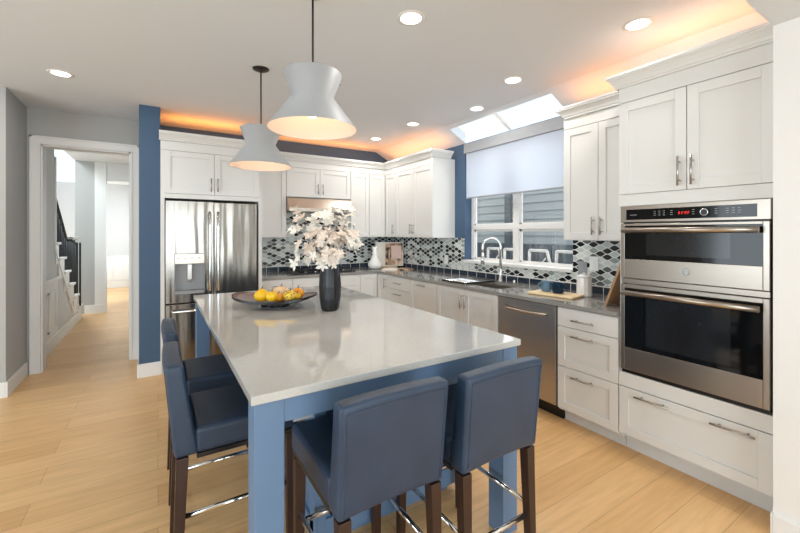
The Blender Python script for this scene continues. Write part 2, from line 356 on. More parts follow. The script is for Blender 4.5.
# door casing
def casing(mb, x0, x1, z1, y, w_=.085):
    for a, b_ in ((x0-w_, x0), (x1, x1+w_)):
        mb.box(a, b_, y-.018, y, 0, z1, bev=.002); 
        e = a if a < x0 else x1+w_-.02
        mb.box(e, e+.02, y-.028, y-.018, 0, z1+w_, bev=.002)
        e2 = x0-.018 if a < x0 else x1
        mb.box(e2, e2+.018, y-.024, y-.018, 0, z1+.018, bev=.002)
    mb.box(x0-w_, x1+w_, y-.018, y, z1, z1+w_, bev=.002); mb.box(x0-w_, x1+w_, y-.028, y-.018, z1+w_-.02, z1+w_, bev=.002)
    mb.box(x0, x1, y-.024, y-.018, z1, z1+.018)
d = MB(); casing(d, -1.022, -.262, 2.355, 5.329, .083)
d.box(-1.026, -1.009, 5.33, 5.49, 0, 2.355); d.box(-.278, -.261, 5.33, 5.49, 0, 2.355); d.box(-1.026, -.261, 5.33, 5.49, 2.34, 2.357)
struct(d.build('door_1', 'trim'))
# hall
HX = -1.11
hw = MB(); hw.box(HX-.12, HX, 5.481, 6.45, 0, 2.72)
# wall below the stairs: polygon following the flight
hw.prism([(6.45, 0), (8.35, 0), (8.35, .16), (6.45, 1.30)], 0, HX-.12, HX)
struct(hw.build('wall_hall_left', 'hallw'))
struct(B(-.17, -.05, 5.51, 13.4, 0, 2.72).build('wall_hall_right', 'hallw'))
struct(B(-2.5, -2.38, 5.5, 13.4, 0, 3.6).build('wall_stair_side', 'trim'))
struct(B(-2.38, -1.24, 5.49, 5.6, 0, 3.6).build('wall_stair_end', 'hallw'))
hw = MB(); hw.box(-1.24, -.965, 8.80, 8.95, 0, 2.72); struct(hw.build('wall_hall_end', 'gray'))
hw = MB(); hw.box(-.964, -.80, 8.78, 8.96, 0, 2.72); hw.box(-.80, -.171, 8.80, 8.95, 2.40, 2.72); struct(hw.build('trim_2', 'trim'))
struct(B(-1.24, -.171, 5.49, 13.4, 2.721, 2.85).build('ceiling.003', 'trim'))
struct(B(-2.38, -.171, 12.6, 12.75, 0, 2.72).build('wall_far', 'wallpaperhall'))
struct(B(-2.38, -.171, 12.57, 12.6, 0, .82).build('trim_3', 'trim'))
tr = MB(); tr.box(-1.2, -.2, 12.55, 12.569, .8, .84); 
for k in range(5): tr.box(-1.2+k*.22, -1.03+k*.22, 12.555, 12.569, .2, .66)
struct(tr.build('trim_4', 'trim'))
t5 = MB(); t5.box(HX, HX+.016, 5.50, 8.34, 0, .15, bev=.002); t5.box(-.97, -.79, 8.762, 8.78, 0, .15); t5.box(-1.11, -.97, 8.784, 8.80, 0, .15); struct(t5.build('baseboard_hall', 'trim'))
# wainscot on hall wall
t6 = MB(); t6.box(HX+.0, HX+.006, 5.50, 6.62, .15, .86); t6.box(HX+.006, HX+.03, 5.50, 6.66, .84, .885, bev=.004)
for a, b_ in ((5.56, 5.98), (6.08, 6.50)):
    for q in ((a, b_, .70, .72), (a, b_, .24, .26)): t6.box(HX+.006, HX+.018, *q)
    t6.box(HX+.006, HX+.018, a, a+.02, .24, .72); t6.box(HX+.006, HX+.018, b_-.02, b_, .24, .72)
t6.hexa([(HX, 6.45, 1.20), (HX+.02, 6.45, 1.20), (HX+.02, 7.65, .22), (HX, 7.65, .22), (HX, 6.45, 1.24), (HX+.02, 6.45, 1.24), (HX+.02, 7.70, .25), (HX, 7.70, .25)])
t6.box(HX, HX+.02, 6.42, 6.46, 1.24, 2.4)
struct(t6.build('trim_1', 'trim'))

# staircase
st = thing('staircase', (-1.7, 8.2, 0), 'white staircase with black balusters rising beyond the hall doorway', 'staircase')
zs = [(8.40, .24), (8.05, .46), (7.70, .68), (7.34, .90), (7.0, 1.11), (6.64, 1.32), (6.28, 1.53)]
tm = MB(); rm = MB()
for i, (y, z) in enumerate(zs):
    if y < 6.5: continue
    yb = max(zs[i+1][0], 6.49)
    tm.box(-2.36, HX+.035, yb-.03, y+.03, z-.03, z, bev=.005)
    rm.box(-2.36, HX-.0, yb-.02, y, z-.22 if i else 0.0, z-.031)
    rm.box(HX-.001, HX+.012, yb+.0, y, z-.28 if i else .02, z-.031)
tm.build('tread', 'trim', st); rm.build('riser', 'trim', st)
def railz(y): return 1.35+max(0, 7.38-y)*.72
for i, (y, z) in enumerate(zs[1:], 1):
    for k in range(3):
        yy = y-.03-.115*k
        if yy < 6.48: continue
        MB().tube([(HX-.03, yy, z+.001), (HX-.03, yy, railz(yy))], .011, 8).build('baluster', 'ironbal', st)
for k in range(5):
    a = PI*2*k/5; MB().tube([(HX-.05+.07*math.cos(a), 8.2+.07*math.sin(a), .241), (HX-.05+.07*math.cos(a), 8.2+.07*math.sin(a), 1.28)], .014, 8).build('baluster', 'ironbal', st)
MB().box(HX-.075, HX-.025, 8.175, 8.225, .241, 1.29, bev=.005).build('newel_post', 'ironbal', st)
hr = MB(); hr.tube([(HX-.03, 7.80, 1.36), (HX-.03, 8.0, 1.355), (HX-.03, 8.12, 1.35), (HX-.03, 8.26, 1.35), (HX-.09, 8.31, 1.35), (HX-.14, 8.25, 1.35), (HX-.12, 8.17, 1.35), (HX-.06, 8.19, 1.35)], .032, 10)
hr.build('volute', 'trim', st)
MB().tube([(HX-.03, 6.47, railz(6.47)+.012), (HX-.03, 7.36, railz(7.38)+.012), (HX-.03, 7.79, 1.36)], .022, 10).build('handrail', 'ironbal', st)

# ---------------------------------------------------------------- cabinet tools: frames for the right wall and the back wall
class FR:                                                  # right wall run: u = Y, front faces -X
    def __init__(s, x): s.x = x
    def box(s, mb, u0, u1, d0, d1, z0, z1, bev=0): mb.box(s.x-d1, s.x-d0, u0, u1, z0, z1, bev=bev); return mb
    def pt(s, u, d, z): return (s.x-d, u, z)
class FB:                                                  # back wall run: u = X, front faces -Y
    def __init__(s, y): s.y = y
    def box(s, mb, u0, u1, d0, d1, z0, z1, bev=0): mb.box(u0, u1, s.y-d1, s.y-d0, z0, z1, bev=bev); return mb
    def pt(s, u, d, z): return (u, s.y-d, z)
def bar_handle(F, par, u, z, vert, ln=.16, d0=.02):
    mb = MB(); off = d0+.034
    if vert:
        mb.tube([F.pt(u, off, z-ln/2), F.pt(u, off, z+ln/2)], .006)
        for q in (-1, 1): mb.tube([F.pt(u, d0, z+q*ln*.32), F.pt(u, off, z+q*ln*.32)], .0045, 8)
    else:
        mb.tube([F.pt(u-ln/2, off, z), F.pt(u+ln/2, off, z)], .006)
        for q in (-1, 1): mb.tube([F.pt(u+q*ln*.32, d0, z), F.pt(u+q*ln*.32, off, z)], .0045, 8)
    return mb.build('handle', 'handle', par)
def front(F, par, name, u0, u1, z0, z1, hnd=None, flat=False, rail=.058, gap=.0022):
    u0 += gap; u1 -= gap; z0 += gap; z1 -= gap
    mb = MB()
    if flat: F.box(mb, u0, u1, .001, .020, z0, z1, bev=.0015)
    else:
        F.box(mb, u0, u1, .001, .010, z0, z1)
        F.box(mb, u0, u0+rail, .010, .020, z0, z1, bev=.0015); F.box(mb, u1-rail, u1, .010, .020, z0, z1, bev=.0015)
        F.box(mb, u0+rail, u1-rail, .010, .020, z0, z0+rail, bev=.0015); F.box(mb, u0+rail, u1-rail, .010, .020, z1-rail, z1, bev=.0015)
    o = mb.build(name, 'cab', par)
    for h in (hnd or []): bar_handle(F, o, *h)
    return o
def cab(name, F, u0, u1, depth, z0, z1, label, cat='cabinet', group=None, toe=False, extra=None, shell=True):
    loc = F.pt((u0+u1)/2, -depth/2, 0 if toe else z0)
    t = thing(name, loc, label, cat, group)
    mb = MB()
    if shell: F.box(mb, u0+.0005, u1-.0005, -depth, 0, (z0 if not toe else .10), z1)
    if toe: F.box(mb, u0+.0005, u1-.0005, -depth, -.075, 0, .0999)
    if extra: extra(mb)
    mb.build('body', 'cab', t)
    return t

BR = FR(2.60); BBk = FB(4.72); UR = FR(2.90); UB = FB(5.02); TALL = FR(2.60)
ZD0, ZT = .115, .883
# right base run
dp = XR-2.60-.002
t = cab('base_cabinet', BR, 1.389, 1.848, dp, .1, ZT, 'white three-drawer base cabinet beside the tall oven cabinet', toe=True)
for z0, z1, fl in ((.115, .437, False), (.437, .737, False), (.737, .880, True)):
    front(BR, t, 'drawer', 1.389, 1.848, z0, z1, [(1.63, z1-.055 if not fl else .80, False, .17)], flat=fl)
# dishwasher
t = thing('dishwasher', (2.9, 2.155, 0), 'stainless steel dishwasher under the counter between sink cabinet and drawers', 'dishwasher')
mb = MB(); mb.box(2.60, 3.2, 1.854, 2.452, .1, ZT-.002); mb.box(2.66, 3.2, 1.854, 2.452, 0, .0999); mb.build('body', 'black', t)
dd = MB(); dd.box(2.578, 2.599, 1.860, 2.446, .118, .876, bev=.003); dr_ = dd.build('door', 'steel', t)
hb = MB(); hb.tube([(2.578, 1.94, .805), (2.545, 1.955, .803), (2.536, 2.02, .797), (2.534, 2.15, .793), (2.536, 2.28, .797), (2.545, 2.345, .803), (2.578, 2.36, .805)], .013, 10); hb.build('handle', 'steelh', dr_)
# sink base, drawer cabinets
t = cab('base_cabinet', BR, 2.456, 3.356, dp, .1, ZT, 'white two-door base cabinet under the sink', toe=True, shell=False,
        extra=lambda mb: (BR.box(mb, 2.4565, 3.3555, -.02, 0, .1, ZT), BR.box(mb, 2.4565, 2.475, -dp, -.02, .1, ZT), BR.box(mb, 3.342, 3.3555, -dp, -.02, .1, ZT), BR.box(mb, 2.4565, 3.3555, -dp, -.02, .1, .12)))
front(BR, t, 'door', 2.456, 2.906, ZD0, .88, [(2.874, .76, True, .14)]); front(BR, t, 'door', 2.906, 3.356, ZD0, .88, [(2.938, .76, True, .14)])
t = cab('base_cabinet', BR, 3.358, 3.876, dp, .1, ZT, 'white pull-out base cabinet with horizontal pull, left of the sink cabinet', toe=True)
front(BR, t, 'door', 3.358, 3.876, ZD0, .88, [(3.615, .835, False, .15)])
t = cab('base_cabinet', BR, 3.878, 4.41, dp, .1, ZT, 'white drawer base cabinet near the corner of the counter', toe=True)
for z0, z1, fl in ((.115, .42, False), (.42, .715, False), (.715, .880, True)):
    front(BR, t, 'drawer', 3.878, 4.41, z0, z1, [(4.14, z1-.055 if not fl else .80, False, .17)], flat=fl)
t = cab('base_cabinet', BR, 4.412, 4.695, dp, .1, ZT, 'narrow white base cabinet with vertical pull in the counter corner', toe=True)
front(BR, t, 'door', 4.412, 4.69, ZD0, .88, [(4.46, .77, True, .14)])
# back base run
dpb = YB-4.72-.002
def bbase(u0, u1, lab, kind):
    t = cab('base_cabinet', BBk, u0, u1, dpb, .1, ZT, lab, toe=True)
    if kind == 'drawers':
        front(BBk, t, 'drawer', u0, u1, .735, .88, [((u0+u1)/2, .80, False, .15)], flat=True)
        front(BBk, t, 'drawer', u0, u1, .43, .735, [((u0+u1)/2, .68, False, .15)]); front(BBk, t, 'drawer', u0, u1, .115, .43, [((u0+u1)/2, .375, False, .15)])
    elif kind == 'cook':
        m_ = (u0+u1)/2
        front(BBk, t, 'drawer', u0, u1, .735, .88, None, flat=True)
        front(BBk, t, 'door', u0, m_, .115, .735, [(m_-.03, .64, True, .14)]); front(BBk, t, 'door', m_, u1, .115, .735, [(m_+.03, .64, True, .14)])
    elif kind == 'door':
        front(BBk, t, 'door', u0, u1, .115, .88, None)
    return t
bbase(1.022, 1.40, 'white base cabinet with drawers right of the refrigerator', 'drawers')
bbase(1.402, 2.318, 'white base cabinet under the cooktop behind the vase', 'cook')
bbase(2.320, 2.585, 'narrow white base cabinet right of the cooktop base', 'door')
cf = thing('corner_base_cabinet', (2.92, 5.0, 0), 'white corner base cabinet where the two counters meet', 'cabinet')
cb = MB(); cb.box(2.587, XR-.002, 4.722, YB-.002, .1, ZT); cb.build('body', 'cab', cf)
# tall oven cabinet
T0, T1 = .611, 1.386
def tx(mb):
    F = TALL
    F.box(mb, T0, T0+.022, -dp, 0, .1, 2.29); F.box(mb, T1-.022, T1, -dp, 0, .1, 2.29); F.box(mb, T0, T1, -dp, 0, 2.27, 2.39)
    F.box(mb, T0+.022, T1-.022, -dp, 0, .42, .515); F.box(mb, T0+.022, T1-.022, -dp, 0, 1.614, 1.70); F.box(mb, T0+.022, T1-.022, -dp, -dp+.02, .1, 2.27); F.box(mb, T0+.022, T1-.022, -dp, -.02, .1, .13)
    F.box(mb, T0+.022, T1-.022, -.02, 0, 1.70, 2.27)
    F.box(mb, T0, T1, -.02, .018, .440, .5299, bev=.001); F.box(mb, T0, T1, 0, .018, 1.6155, 1.689, bev=.001); F.box(mb, T0, T1, 0, .018, 2.292, 2.39, bev=.001)
tall = cab('tall_oven_cabinet', TALL, T0, T1, dp, .1, 2.39, 'tall white cabinet housing the double wall oven', toe=True, extra=tx, shell=False)
front(TALL, tall, 'door', T0+.004, 1.0, 1.690, 2.290, [(.967, 1.80, True, .17)]); front(TALL, tall, 'door', 1.0, T1, 1.690, 2.290, [(1.033, 1.80, True, .17)])
front(TALL, tall, 'drawer', T0+.018, T1, .128, .437, [(.785, .402, False, .19), (1.18, .402, False, .19)])
# wall oven
O = FR(2.598)
ov = thing('double_wall_oven', (2.9, 1.02, .53), 'stainless steel double wall oven built into tall white cabinet', 'oven')
O0, O1 = .645, 1.364
mb = MB(); O.box(mb, O0+.002, O1-.002, -.5, -.001, .532, 1.612); mb.build('body', 'black', ov)
mb = MB(); O.box(mb, O0-.008, O1+.008, 0, .022, 1.508, 1.613, bev=.003); cp = mb.build('control_panel', 'steelh', ov)
mb = MB(); O.box(mb, .69, 1.335, .0221, .024, 1.524, 1.590, bev=.0008); cg = mb.build('control_glass', 'glassblk', cp)
dk = MB().tube([O.pt(.91, .0241, 1.556), O.pt(.91, .038, 1.556)], .016, 20).build('dial', 'black', cp); MB().tube([O.pt(.91+.0175*math.cos(a*PI/12), .036, 1.556+.0175*math.sin(a*PI/12)) for a in range(25)], .0028, 6, cap=False).build('dial_ring', 'chrome', dk)
mb = MB()
for k, uu in enumerate((1.035, 1.018, 1.003, .988)):
    O.box(mb, uu-.004, uu+.004, .0241, .0247, 1.563, 1.565); O.box(mb, uu+.0025, uu+.004, .0241, .0247, 1.549, 1.565)
    if k % 2 == 0: O.box(mb, uu-.004, uu-.0025, .0241, .0247, 1.549, 1.565)
    O.box(mb, uu-.004, uu+.004, .0241, .0247, 1.556, 1.5575)
mb.build('display', 'red', cg)
for uu in (1.165, 1.14, 1.115, 1.075, .965, .86, .81, .785, .76):
    mb = MB()
    for zz in (1.572, 1.56, 1.548): O.box(mb, uu-.006, uu+.006, .0241, .0245, zz, zz+.0018)
    mb.build('touch_button', 'dash', cg)
mb = MB(); O.box(mb, 1.27, 1.31, .0241, .0245, 1.554, 1.556); mb.build('printed_name', 'dash', cg)
def oven_door(z0, z1, wz0, wz1, hz):
    mb = MB(); F = O; w0, w1 = .667, 1.345
    F.box(mb, O0-.004, w0, 0, .026, z0, z1, bev=.002); F.box(mb, w1, O1+.004, 0, .026, z0, z1, bev=.002)
    F.box(mb, w0, w1, 0, .026, z0, wz0, bev=.002); F.box(mb, w0, w1, 0, .026, wz1, z1, bev=.002)
    dr = mb.build('door', 'steelh', ov)
    g = MB(); F.box(g, w0, w1, .004, .024, wz0, wz1); gg = g.build('door_glass', 'glassblk', dr)
    q = MB(); F.box(q, w0+.13, w1-.13, .0241, .0246, wz0+.03, wz1-.04); q.build('inner_window', 'inner', gg)
    h = MB(); h.tube([F.pt(w0+.005, .066, hz), F.pt(w1-.005, .066, hz)], .017, 16)
    for uu in (w0+.02, w1-.02): h.tube([F.pt(uu, .026, hz), F.pt(uu, .066, hz)], .010, 10)
    h.build('handle', 'steelh', dr)
    return dr
du = oven_door(1.150, 1.500, 1.272, 1.485, 1.458)
oven_door(.556, 1.110, .700, 1.085, 1.058)
mb = MB(); O.box(mb, O0-.004, O1+.004, 0, .018, 1.114, 1.146, bev=.002); mb.build('middle_trim', 'steelh', ov)
mb = MB(); O.box(mb, O0-.004, O1+.004, 0, .012, .533, .552); mb.build('lower_vent', 'black', ov)
bd = MB(); ring = [O.pt(1.0+.019*math.cos(a*PI/12), .028, 1.216+.019*math.sin(a*PI/12)) for a in range(25)]; bd.tube(ring, .0016, 6, cap=False)
bd.tube([O.pt(1.0, .0262, 1.216), O.pt(1.0, .0275, 1.216)], .017, 20)
for sgn in (-1, 1): bd.tube([O.pt(1.0+sgn*.009+.006*math.cos(a*PI/6), .029, 1.216+.008*math.sin(a*PI/6)) for a in range(11)], .0012, 5)
bd.build('round_badge', 'handle', du)
# uppers on the right wall
du_ = XR-2.90-.002
def upper(F, u0, u1, z0, label, doors, depth, z1=2.30, hz=None):
    t = cab('wall_cabinet', F, u0, u1, depth, z0, 2.385, label)
    mb = MB(); F.box(mb, u0+.0005, u1-.0005, 0, .018, z1+.002, 2.385, bev=.001); mb.build('frieze', 'cab', t)
    for a, b_, hu in doors: front(F, t, 'door', a, b_, z0+.003, z1, [(hu, z0+.115, True, .14)] if hu is not None else None)
    return t
upper(UR, 1.389, 2.005, 1.38, 'white two-door wall cabinet between window and oven cabinet', [(1.389, 1.705, 1.672), (1.705, 2.005, 1.738)], du_)
upper(UR, 3.822, 4.703, 1.38, 'white two-door wall cabinet left of the window', [(3.822, 4.262, 4.228), (4.262, 4.703, 4.296)], du_)
upper(UR, 4.705, 5.0, 1.38, 'narrow white wall cabinet in the corner of the right wall', [(4.705, 4.995, 4.745)], du_)
# uppers on the back wall
dub = YB-5.02-.002
upper(UB, 1.022, 1.405, 1.38, 'white single-door wall cabinet between refrigerator and hood', [(1.022, 1.405, None)], dub)
upper(UB, 1.407, 2.318, 1.915, 'short white two-door wall cabinet above the range hood', [(1.407, 1.862, 1.828), (1.862, 2.318, 1.896)], dub)
upper(UB, 2.320, 2.610, 1.38, 'narrow white wall cabinet directly right of the range hood', [(2.320, 2.610, 2.354)], dub)
upper(UB, 2.612, 2.897, 1.38, 'narrow white wall cabinet on the back wall next to the corner', [(2.612, 2.877, None)], dub)
cx = thing('corner_wall_cabinet', (3.07, 5.2, 1.38), 'white corner wall cabinet joining the back and right runs', 'cabinet')
B(2.902, XR-.002, 5.022, YB-.002, 1.38, 2.385).build('body', 'cab', cx)
# fridge surround
FRF = FB(4.62)
fc = thing('refrigerator_cabinet', (.52, 5.0, 0), 'white cabinet surround enclosing the refrigerator beside the blue pillar', 'cabinet')
mb = MB(); d_ = YB-4.62-.002
FRF.box(mb, .0212, .057, -d_, 0, 0, 2.385); FRF.box(mb, .980, 1.018, -d_, 0, 0, 2.385); FRF.box(mb, .057, .980, -d_, 0, 1.80, 2.385)
FRF.box(mb, .0212, 1.018, 0, .018, 2.292, 2.385, bev=.001); FRF.box(mb, .057, .980, 0, .012, 1.80, 1.845)
mb.build('body', 'cab', fc)
front(FRF, fc, 'door', .050, .517, 1.848, 2.290, [(.485, 1.955, True, .14)]); front(FRF, fc, 'door', .517, .985, 1.848, 2.290, [(.549, 1.955, True, .14)])
# crown mouldings (profile: projection d, height z)
PROF = [(0, 2.386), (.016, 2.386), (.016, 2.398), (.024, 2.402), (.030, 2.415), (.052, 2.440), (.062, 2.446), (.062, 2.455), (.070, 2.458), (.070, 2.472), (0, 2.472)]
def crown(name, path, label, deep):
    # path: list of (x, y, nx, ny) front-line points with mitred outward vectors
    mb = MB(); rings = []
    for x, y, nx, ny in path: rings.append([mb.bm.verts.new((x+nx*(d+.002), y+ny*(d+.002), z)) for d, z in (PROF if not deep else [(d_*deep, z_) for d_, z_ in PROF])])
    for A, Bq in zip(rings, rings[1:]):
        for i in range(len(PROF)):
            j = (i+1) % len(PROF); mb.bm.faces.new((A[i], A[j], Bq[j], Bq[i]))
    mb.bm.faces.new(rings[0]); mb.bm.faces.new(rings[-1][::-1])
    o = mb.build(name, 'cab'); tag(o, label, 'moulding'); return o
e = .018
crown('crown_moulding', [(.008, 4.62-e, 0, -1), (1.018, 4.62-e, 1, -1), (1.018, 4.93, 1, 0)], 'white crown moulding along top of the refrigerator cabinet', 0)
crown('crown_moulding', [(1.092, 5.02-e, 0, -1), (2.90-e, 5.02-e, -1, -1), (2.90-e, 3.822, -1, -1), (XR-.08, 3.822, 0, -1)], 'white crown moulding wrapping the corner wall cabinets', 0)
crown('crown_moulding', [(XR-.01, 1.972, 0, 1), (2.90-e, 1.972, -1, 1), (2.90-e, 1.445, -1, 0)], 'white crown moulding above the cabinet right of the window', 0)
crown('crown_moulding', [(XR-.2, 1.388, 0, 1), (2.60-e, 1.388, -1, 1), (2.60-e, .612, -1, 0)], 'white crown moulding above the tall oven cabinet', .8)

# ---------------------------------------------------------------- counter, backsplash, sink
CT0, CT1 = .885, .915
ct = MB(); SY_0, SY_1, SXa, SXb = 2.55, 3.30, 2.70, 3.08
ct.box(2.565, SXa, 1.389, 4.685, CT0, CT1); ct.box(SXb, XR-.001, 1.389, 5.378, CT0, CT1)
ct.box(SXa, SXb, 1.389, SY_0, CT0, CT1); ct.box(SXa, SXb, SY_1, 5.378, CT0, CT1); ct.box(1.020, SXa, 4.685, 5.378, CT0, CT1)
tag(ct.build('countertop', 'counter'), 'polished grey quartz countertop running round the corner under the window', 'countertop')
sk = thing('sink', (2.89, 2.95, .70), 'dark undermount sink basin in the grey counter below the window', 'sink')
s_ = MB(); a0, a1, b0, b1 = SXa-.01, SXb+.01, SY_0-.01, SY_1+.01
s_.box(a0, a1, b0, b1, .69, .705); s_.box(a0, a0+.01, b0, b1, .705, .884); s_.box(a1-.01, a1, b0, b1, .705, .884); s_.box(a0+.01, a1-.01, b0, b0+.01, .705, .884); s_.box(a0+.01, a1-.01, b1-.01, b1, .705, .884)
s_.build('basin', 'steel', sk); MB().lathe([(.045, .7055), (.045, .710), (.02, .707)], 2.9, 2.8, 20).build('drain', 'chrome', sk)
bk = MB(); bk.box(1.020, XR-.0125, YB-.012, YB-.0005, CT1+.0005, 1.379); bk.box(1.409, 2.316, YB-.012, YB-.0005, 1.379, 1.72)
tag(bk.build('tiled_backsplash', 'mosX'), 'black, sage and white ogee mosaic backsplash behind the cooktop', 'backsplash')
bk = MB(); bk.box(XR-.012, XR-.0005, 3.64, YB-.0005, CT1+.0005, 1.379); bk.box(XR-.012, XR-.0005, WY0, 3.64, CT1+.0005, 1.072); bk.box(XR-.012, XR-.0005, 1.389, WY0, CT1+.0005, 1.379)
tag(bk.build('tiled_backsplash', 'mosY'), 'black, sage and white ogee mosaic backsplash under the window on right wall', 'backsplash')
# faucet
fa = thing('kitchen_faucet', (3.13, 2.94, .915), 'tall arched pull-down kitchen faucet behind the sink', 'faucet')
mb = MB(); mb.lathe([(.027, .916), (.027, .93), (.019, .94), (.017, 1.02), (.017, 1.04)], 3.13, 2.94, 20)
arc = [(3.13, 2.94, 1.03), (3.13, 2.94, 1.28)]+[(3.13-.10*(1-math.cos(a))*.72, 2.94+.10*(1-math.cos(a))*.62, 1.28+.105*math.sin(a)) for a in [PI*k/12 for k in range(1, 12)]]
arc += [(3.13-.2*.72, 2.94+.2*.62, 1.27), (3.13-.2*.72, 2.94+.2*.62, 1.22)]
mb.tube(arc, .0135, 12); mb.build('spout', 'chrome', fa)
mb = MB(); mb.tube([(arc[-1][0], arc[-1][1], 1.225), (arc[-1][0], arc[-1][1], 1.15), (arc[-1][0], arc[-1][1], 1.10)], [.0145, .018, .021], 14); mb.build('spray_head', 'chrome', fa)
mb = MB(); mb.tube([(3.13, 2.94, 1.0), (3.10, 2.87, 1.01), (3.09, 2.84, 1.03)], .008, 8); mb.build('lever', 'chrome', fa)
o = MB().lathe([(.016, .9155), (.016, .93), (.013, .95), (.0, .953)], 3.14, 2.76, 16).build('sink_air_gap', 'chrome', org=(3.14, 2.76, .915)); tag(o, 'small chrome cap on the counter right of the faucet', 'air gap')
# roll-up drying rack over far half of sink
rk = thing('drying_rack', (2.86, 3.16, .915), 'rolled-out steel drying rack with dark edge over the sink', 'rack')
mb = MB()
for k in range(14): mb.tube([(2.66, 2.99+k*.026, .922), (3.07, 2.99+k*.026, .922)], .0055, 8)
mb.build('rods', 'chrome', rk)
mb = MB(); mb.box(2.645, 2.66, 2.975, 3.345, .9155, .932, bev=.003); mb.box(3.07, 3.085, 2.975, 3.345, .9155, .932, bev=.003); mb.box(2.66, 3.07, 2.955, 2.975, .9175, .933, bev=.003); mb.build('rubber_edge', 'black', rk)
# wooden tray with mugs
tb = MB(); cxb, cyb = 2.84, 2.05; tb.box(-.115, .115, -.20, .20, .916, .934, bev=.006); tb.xf(Matrix.Translation((cxb, cyb, 0)) @ Matrix.Rotation(math.radians(8), 4, 'Z'))
tag(tb.build('wooden_tray', 'board', org=(cxb, cyb, .915)), 'pale wooden board under two blue mugs on the counter', 'tray')
def mug(x, y, m_, lab, r=.045, hang=2.2):
    t = thing('mug', (x, y, .935), lab, 'mug', None)
    mb = MB(); mb.lathe([(r*.8, .9355), (r, .945), (r*1.02, 1.015), (r, 1.022), (r*.92, 1.02), (r*.9, .95), (0.001, .946)], x, y, 28, capt=False); mb.build('cup', m_, t)
    mb = MB(); ca, sa = math.cos(hang), math.sin(hang)
    mb.tube([(x+ca*(r*.98+.026*math.sin(a)), y+sa*(r*.98+.026*math.sin(a)), .98+.026*math.cos(a)) for a in [PI*k/8 for k in range(9)]], .005, 8); mb.build('handle', m_, t)
mug(2.853, 2.150, 'mugclear', 'clear pale blue glass mug on the wooden tray'); mug(2.85, 2.035, 'mugblue', 'dark blue glass mug on the wooden tray', .047, -1.2)
pt = thing('ceramic_canister', (3.00, 1.895, .915), 'white lidded ceramic canister on counter behind the wooden tray', 'canister')
MB().lathe([(.056, .916), (.060, .925), (.059, 1.0), (.056, 1.068), (.052, 1.072)], 3.00, 1.895, 12, smooth=False).build('body', 'ceramic', pt)
MB().lathe([(.057, 1.073), (.057, 1.082), (.03, 1.096), (.012, 1.098), (.014, 1.110), (.0, 1.114)], 3.00, 1.895, 24).build('lid', 'ceramic', pt)
# leaning wooden board against the tall cabinet
lb = MB(); lb.hexa([(2.72, 1.55, .9155), (3.02, 1.55, .9155), (3.02, 1.568, .920), (2.72, 1.568, .920), (2.72, 1.398, 1.34), (3.02, 1.398, 1.34), (3.02, 1.416, 1.342), (2.72, 1.416, 1.342)], bev=.004)
tag(lb.build('cutting_board', mat('warm_board_wood', (178, 140, 104), .5, var=.15, scale=6, stretch=(1, 12, 1)), org=(2.87, 1.5, .915)), 'wooden board leaning against the side of the tall oven cabinet', 'board')
# switch and outlet plates
def plate(y0, y1, z0, z1, m_, lab, name='wall_outlet', cat='outlet', n_=2):
    t = thing(name, (XR-.013, (y0+y1)/2, z0), lab, cat)
    B(XR-.018, XR-.0125, y0, y1, z0, z1, bev=.0015).build('cover_plate', m_, t)
    mb = MB(); cy = (y0+y1)/2; h = (z1-z0)
    if n_ == 2:
        mb.box(XR-.020, XR-.0181, cy-.017, cy+.017, z0+h*.3-.014, z0+h*.3+.014, bev=.0008); B(XR-.020, XR-.0181, cy-.017, cy+.017, z0+h*.7-.014, z0+h*.7+.014, bev=.0008).build('socket', m_, t)
    else: mb.box(XR-.021, XR-.0181, cy-.016, cy+.016, z0+.03, z1-.03, bev=.0008)
    mb.build('rocker' if n_ == 1 else 'socket', m_, t)
plate(2.010, 2.095, 1.06, 1.185, 'grayp', 'grey outlet plate on mosaic behind white canister')
plate(1.905, 1.985, 1.11, 1.235, 'whitep', 'white switch plate on mosaic right of the grey plate', 'light_switch', 'switch', 1)
plate(3.95, 4.02, 1.03, 1.15, 'whitep', 'white outlet plate on the mosaic left of window')

# ---------------------------------------------------------------- window
wn = thing('window_1', (3.37, 2.89, 1.1), 'x', 'x'); del wn['label']; del wn['category']; struct(wn)
fx0, fx1 = 3.345, 3.40
mb = MB(); mb.box(fx0, fx1, WY0, WY0+.045, WZ0, WZ1); mb.box(fx0, fx1, WY1-.045, WY1, WZ0, WZ1); mb.box(fx0, fx1, WY0, WY1, WZ0, WZ0+.02); mb.box(fx0, fx1, WY0, WY1, WZ1-.045, WZ1)
mb.box(fx0-.01, fx1, 2.87, 2.95, WZ0+.02, WZ1-.045); mb.box(fx0-.005, fx1, WY0+.045, WY1-.045, 1.485, 1.535)
mb.build('window_frame', 'trim', wn)
mb = MB()
for a, b_ in ((WY0+.045, 2.87), (2.95, WY1-.045)):
    for z0, z1 in ((WZ0+.02, 1.485), (1.535, WZ1-.045)):
        mb.box(3.36, 3.38, a, a+.02, z0, z1); mb.box(3.36, 3.38, b_-.02, b_, z0, z1); mb.box(3.36, 3.38, a, b_, z0, z0+.018); mb.box(3.36, 3.38, a, b_, z1-.028, z1)
mb.build('window_sash', 'trim', wn)
B(3.368, 3.372, WY0+.05, WY1-.05, WZ0+.05, WZ1-.05).build('window_pane', 'pane', wn)
mb = MB(); mb.box(XR-.03, 3.344, WY0+.001, WY1-.001, 1.0735, 1.106, bev=.003); mb.build('window_sill', 'trim', wn)
mb = MB(); mb.box(3.402, 3.60, WY0, WY1, 1.03, 1.06); mb.build('outer_ledge', 'trim', wn)
rs = thing('roller_shade', (3.29, 2.89, 1.86), 'white roller shade pulled over upper half of kitchen window', 'shade')
B(XR-.05, XR-.002, 2.16, 3.60, 2.415, 2.535, bev=.004).build('cassette', 'grayp', rs)
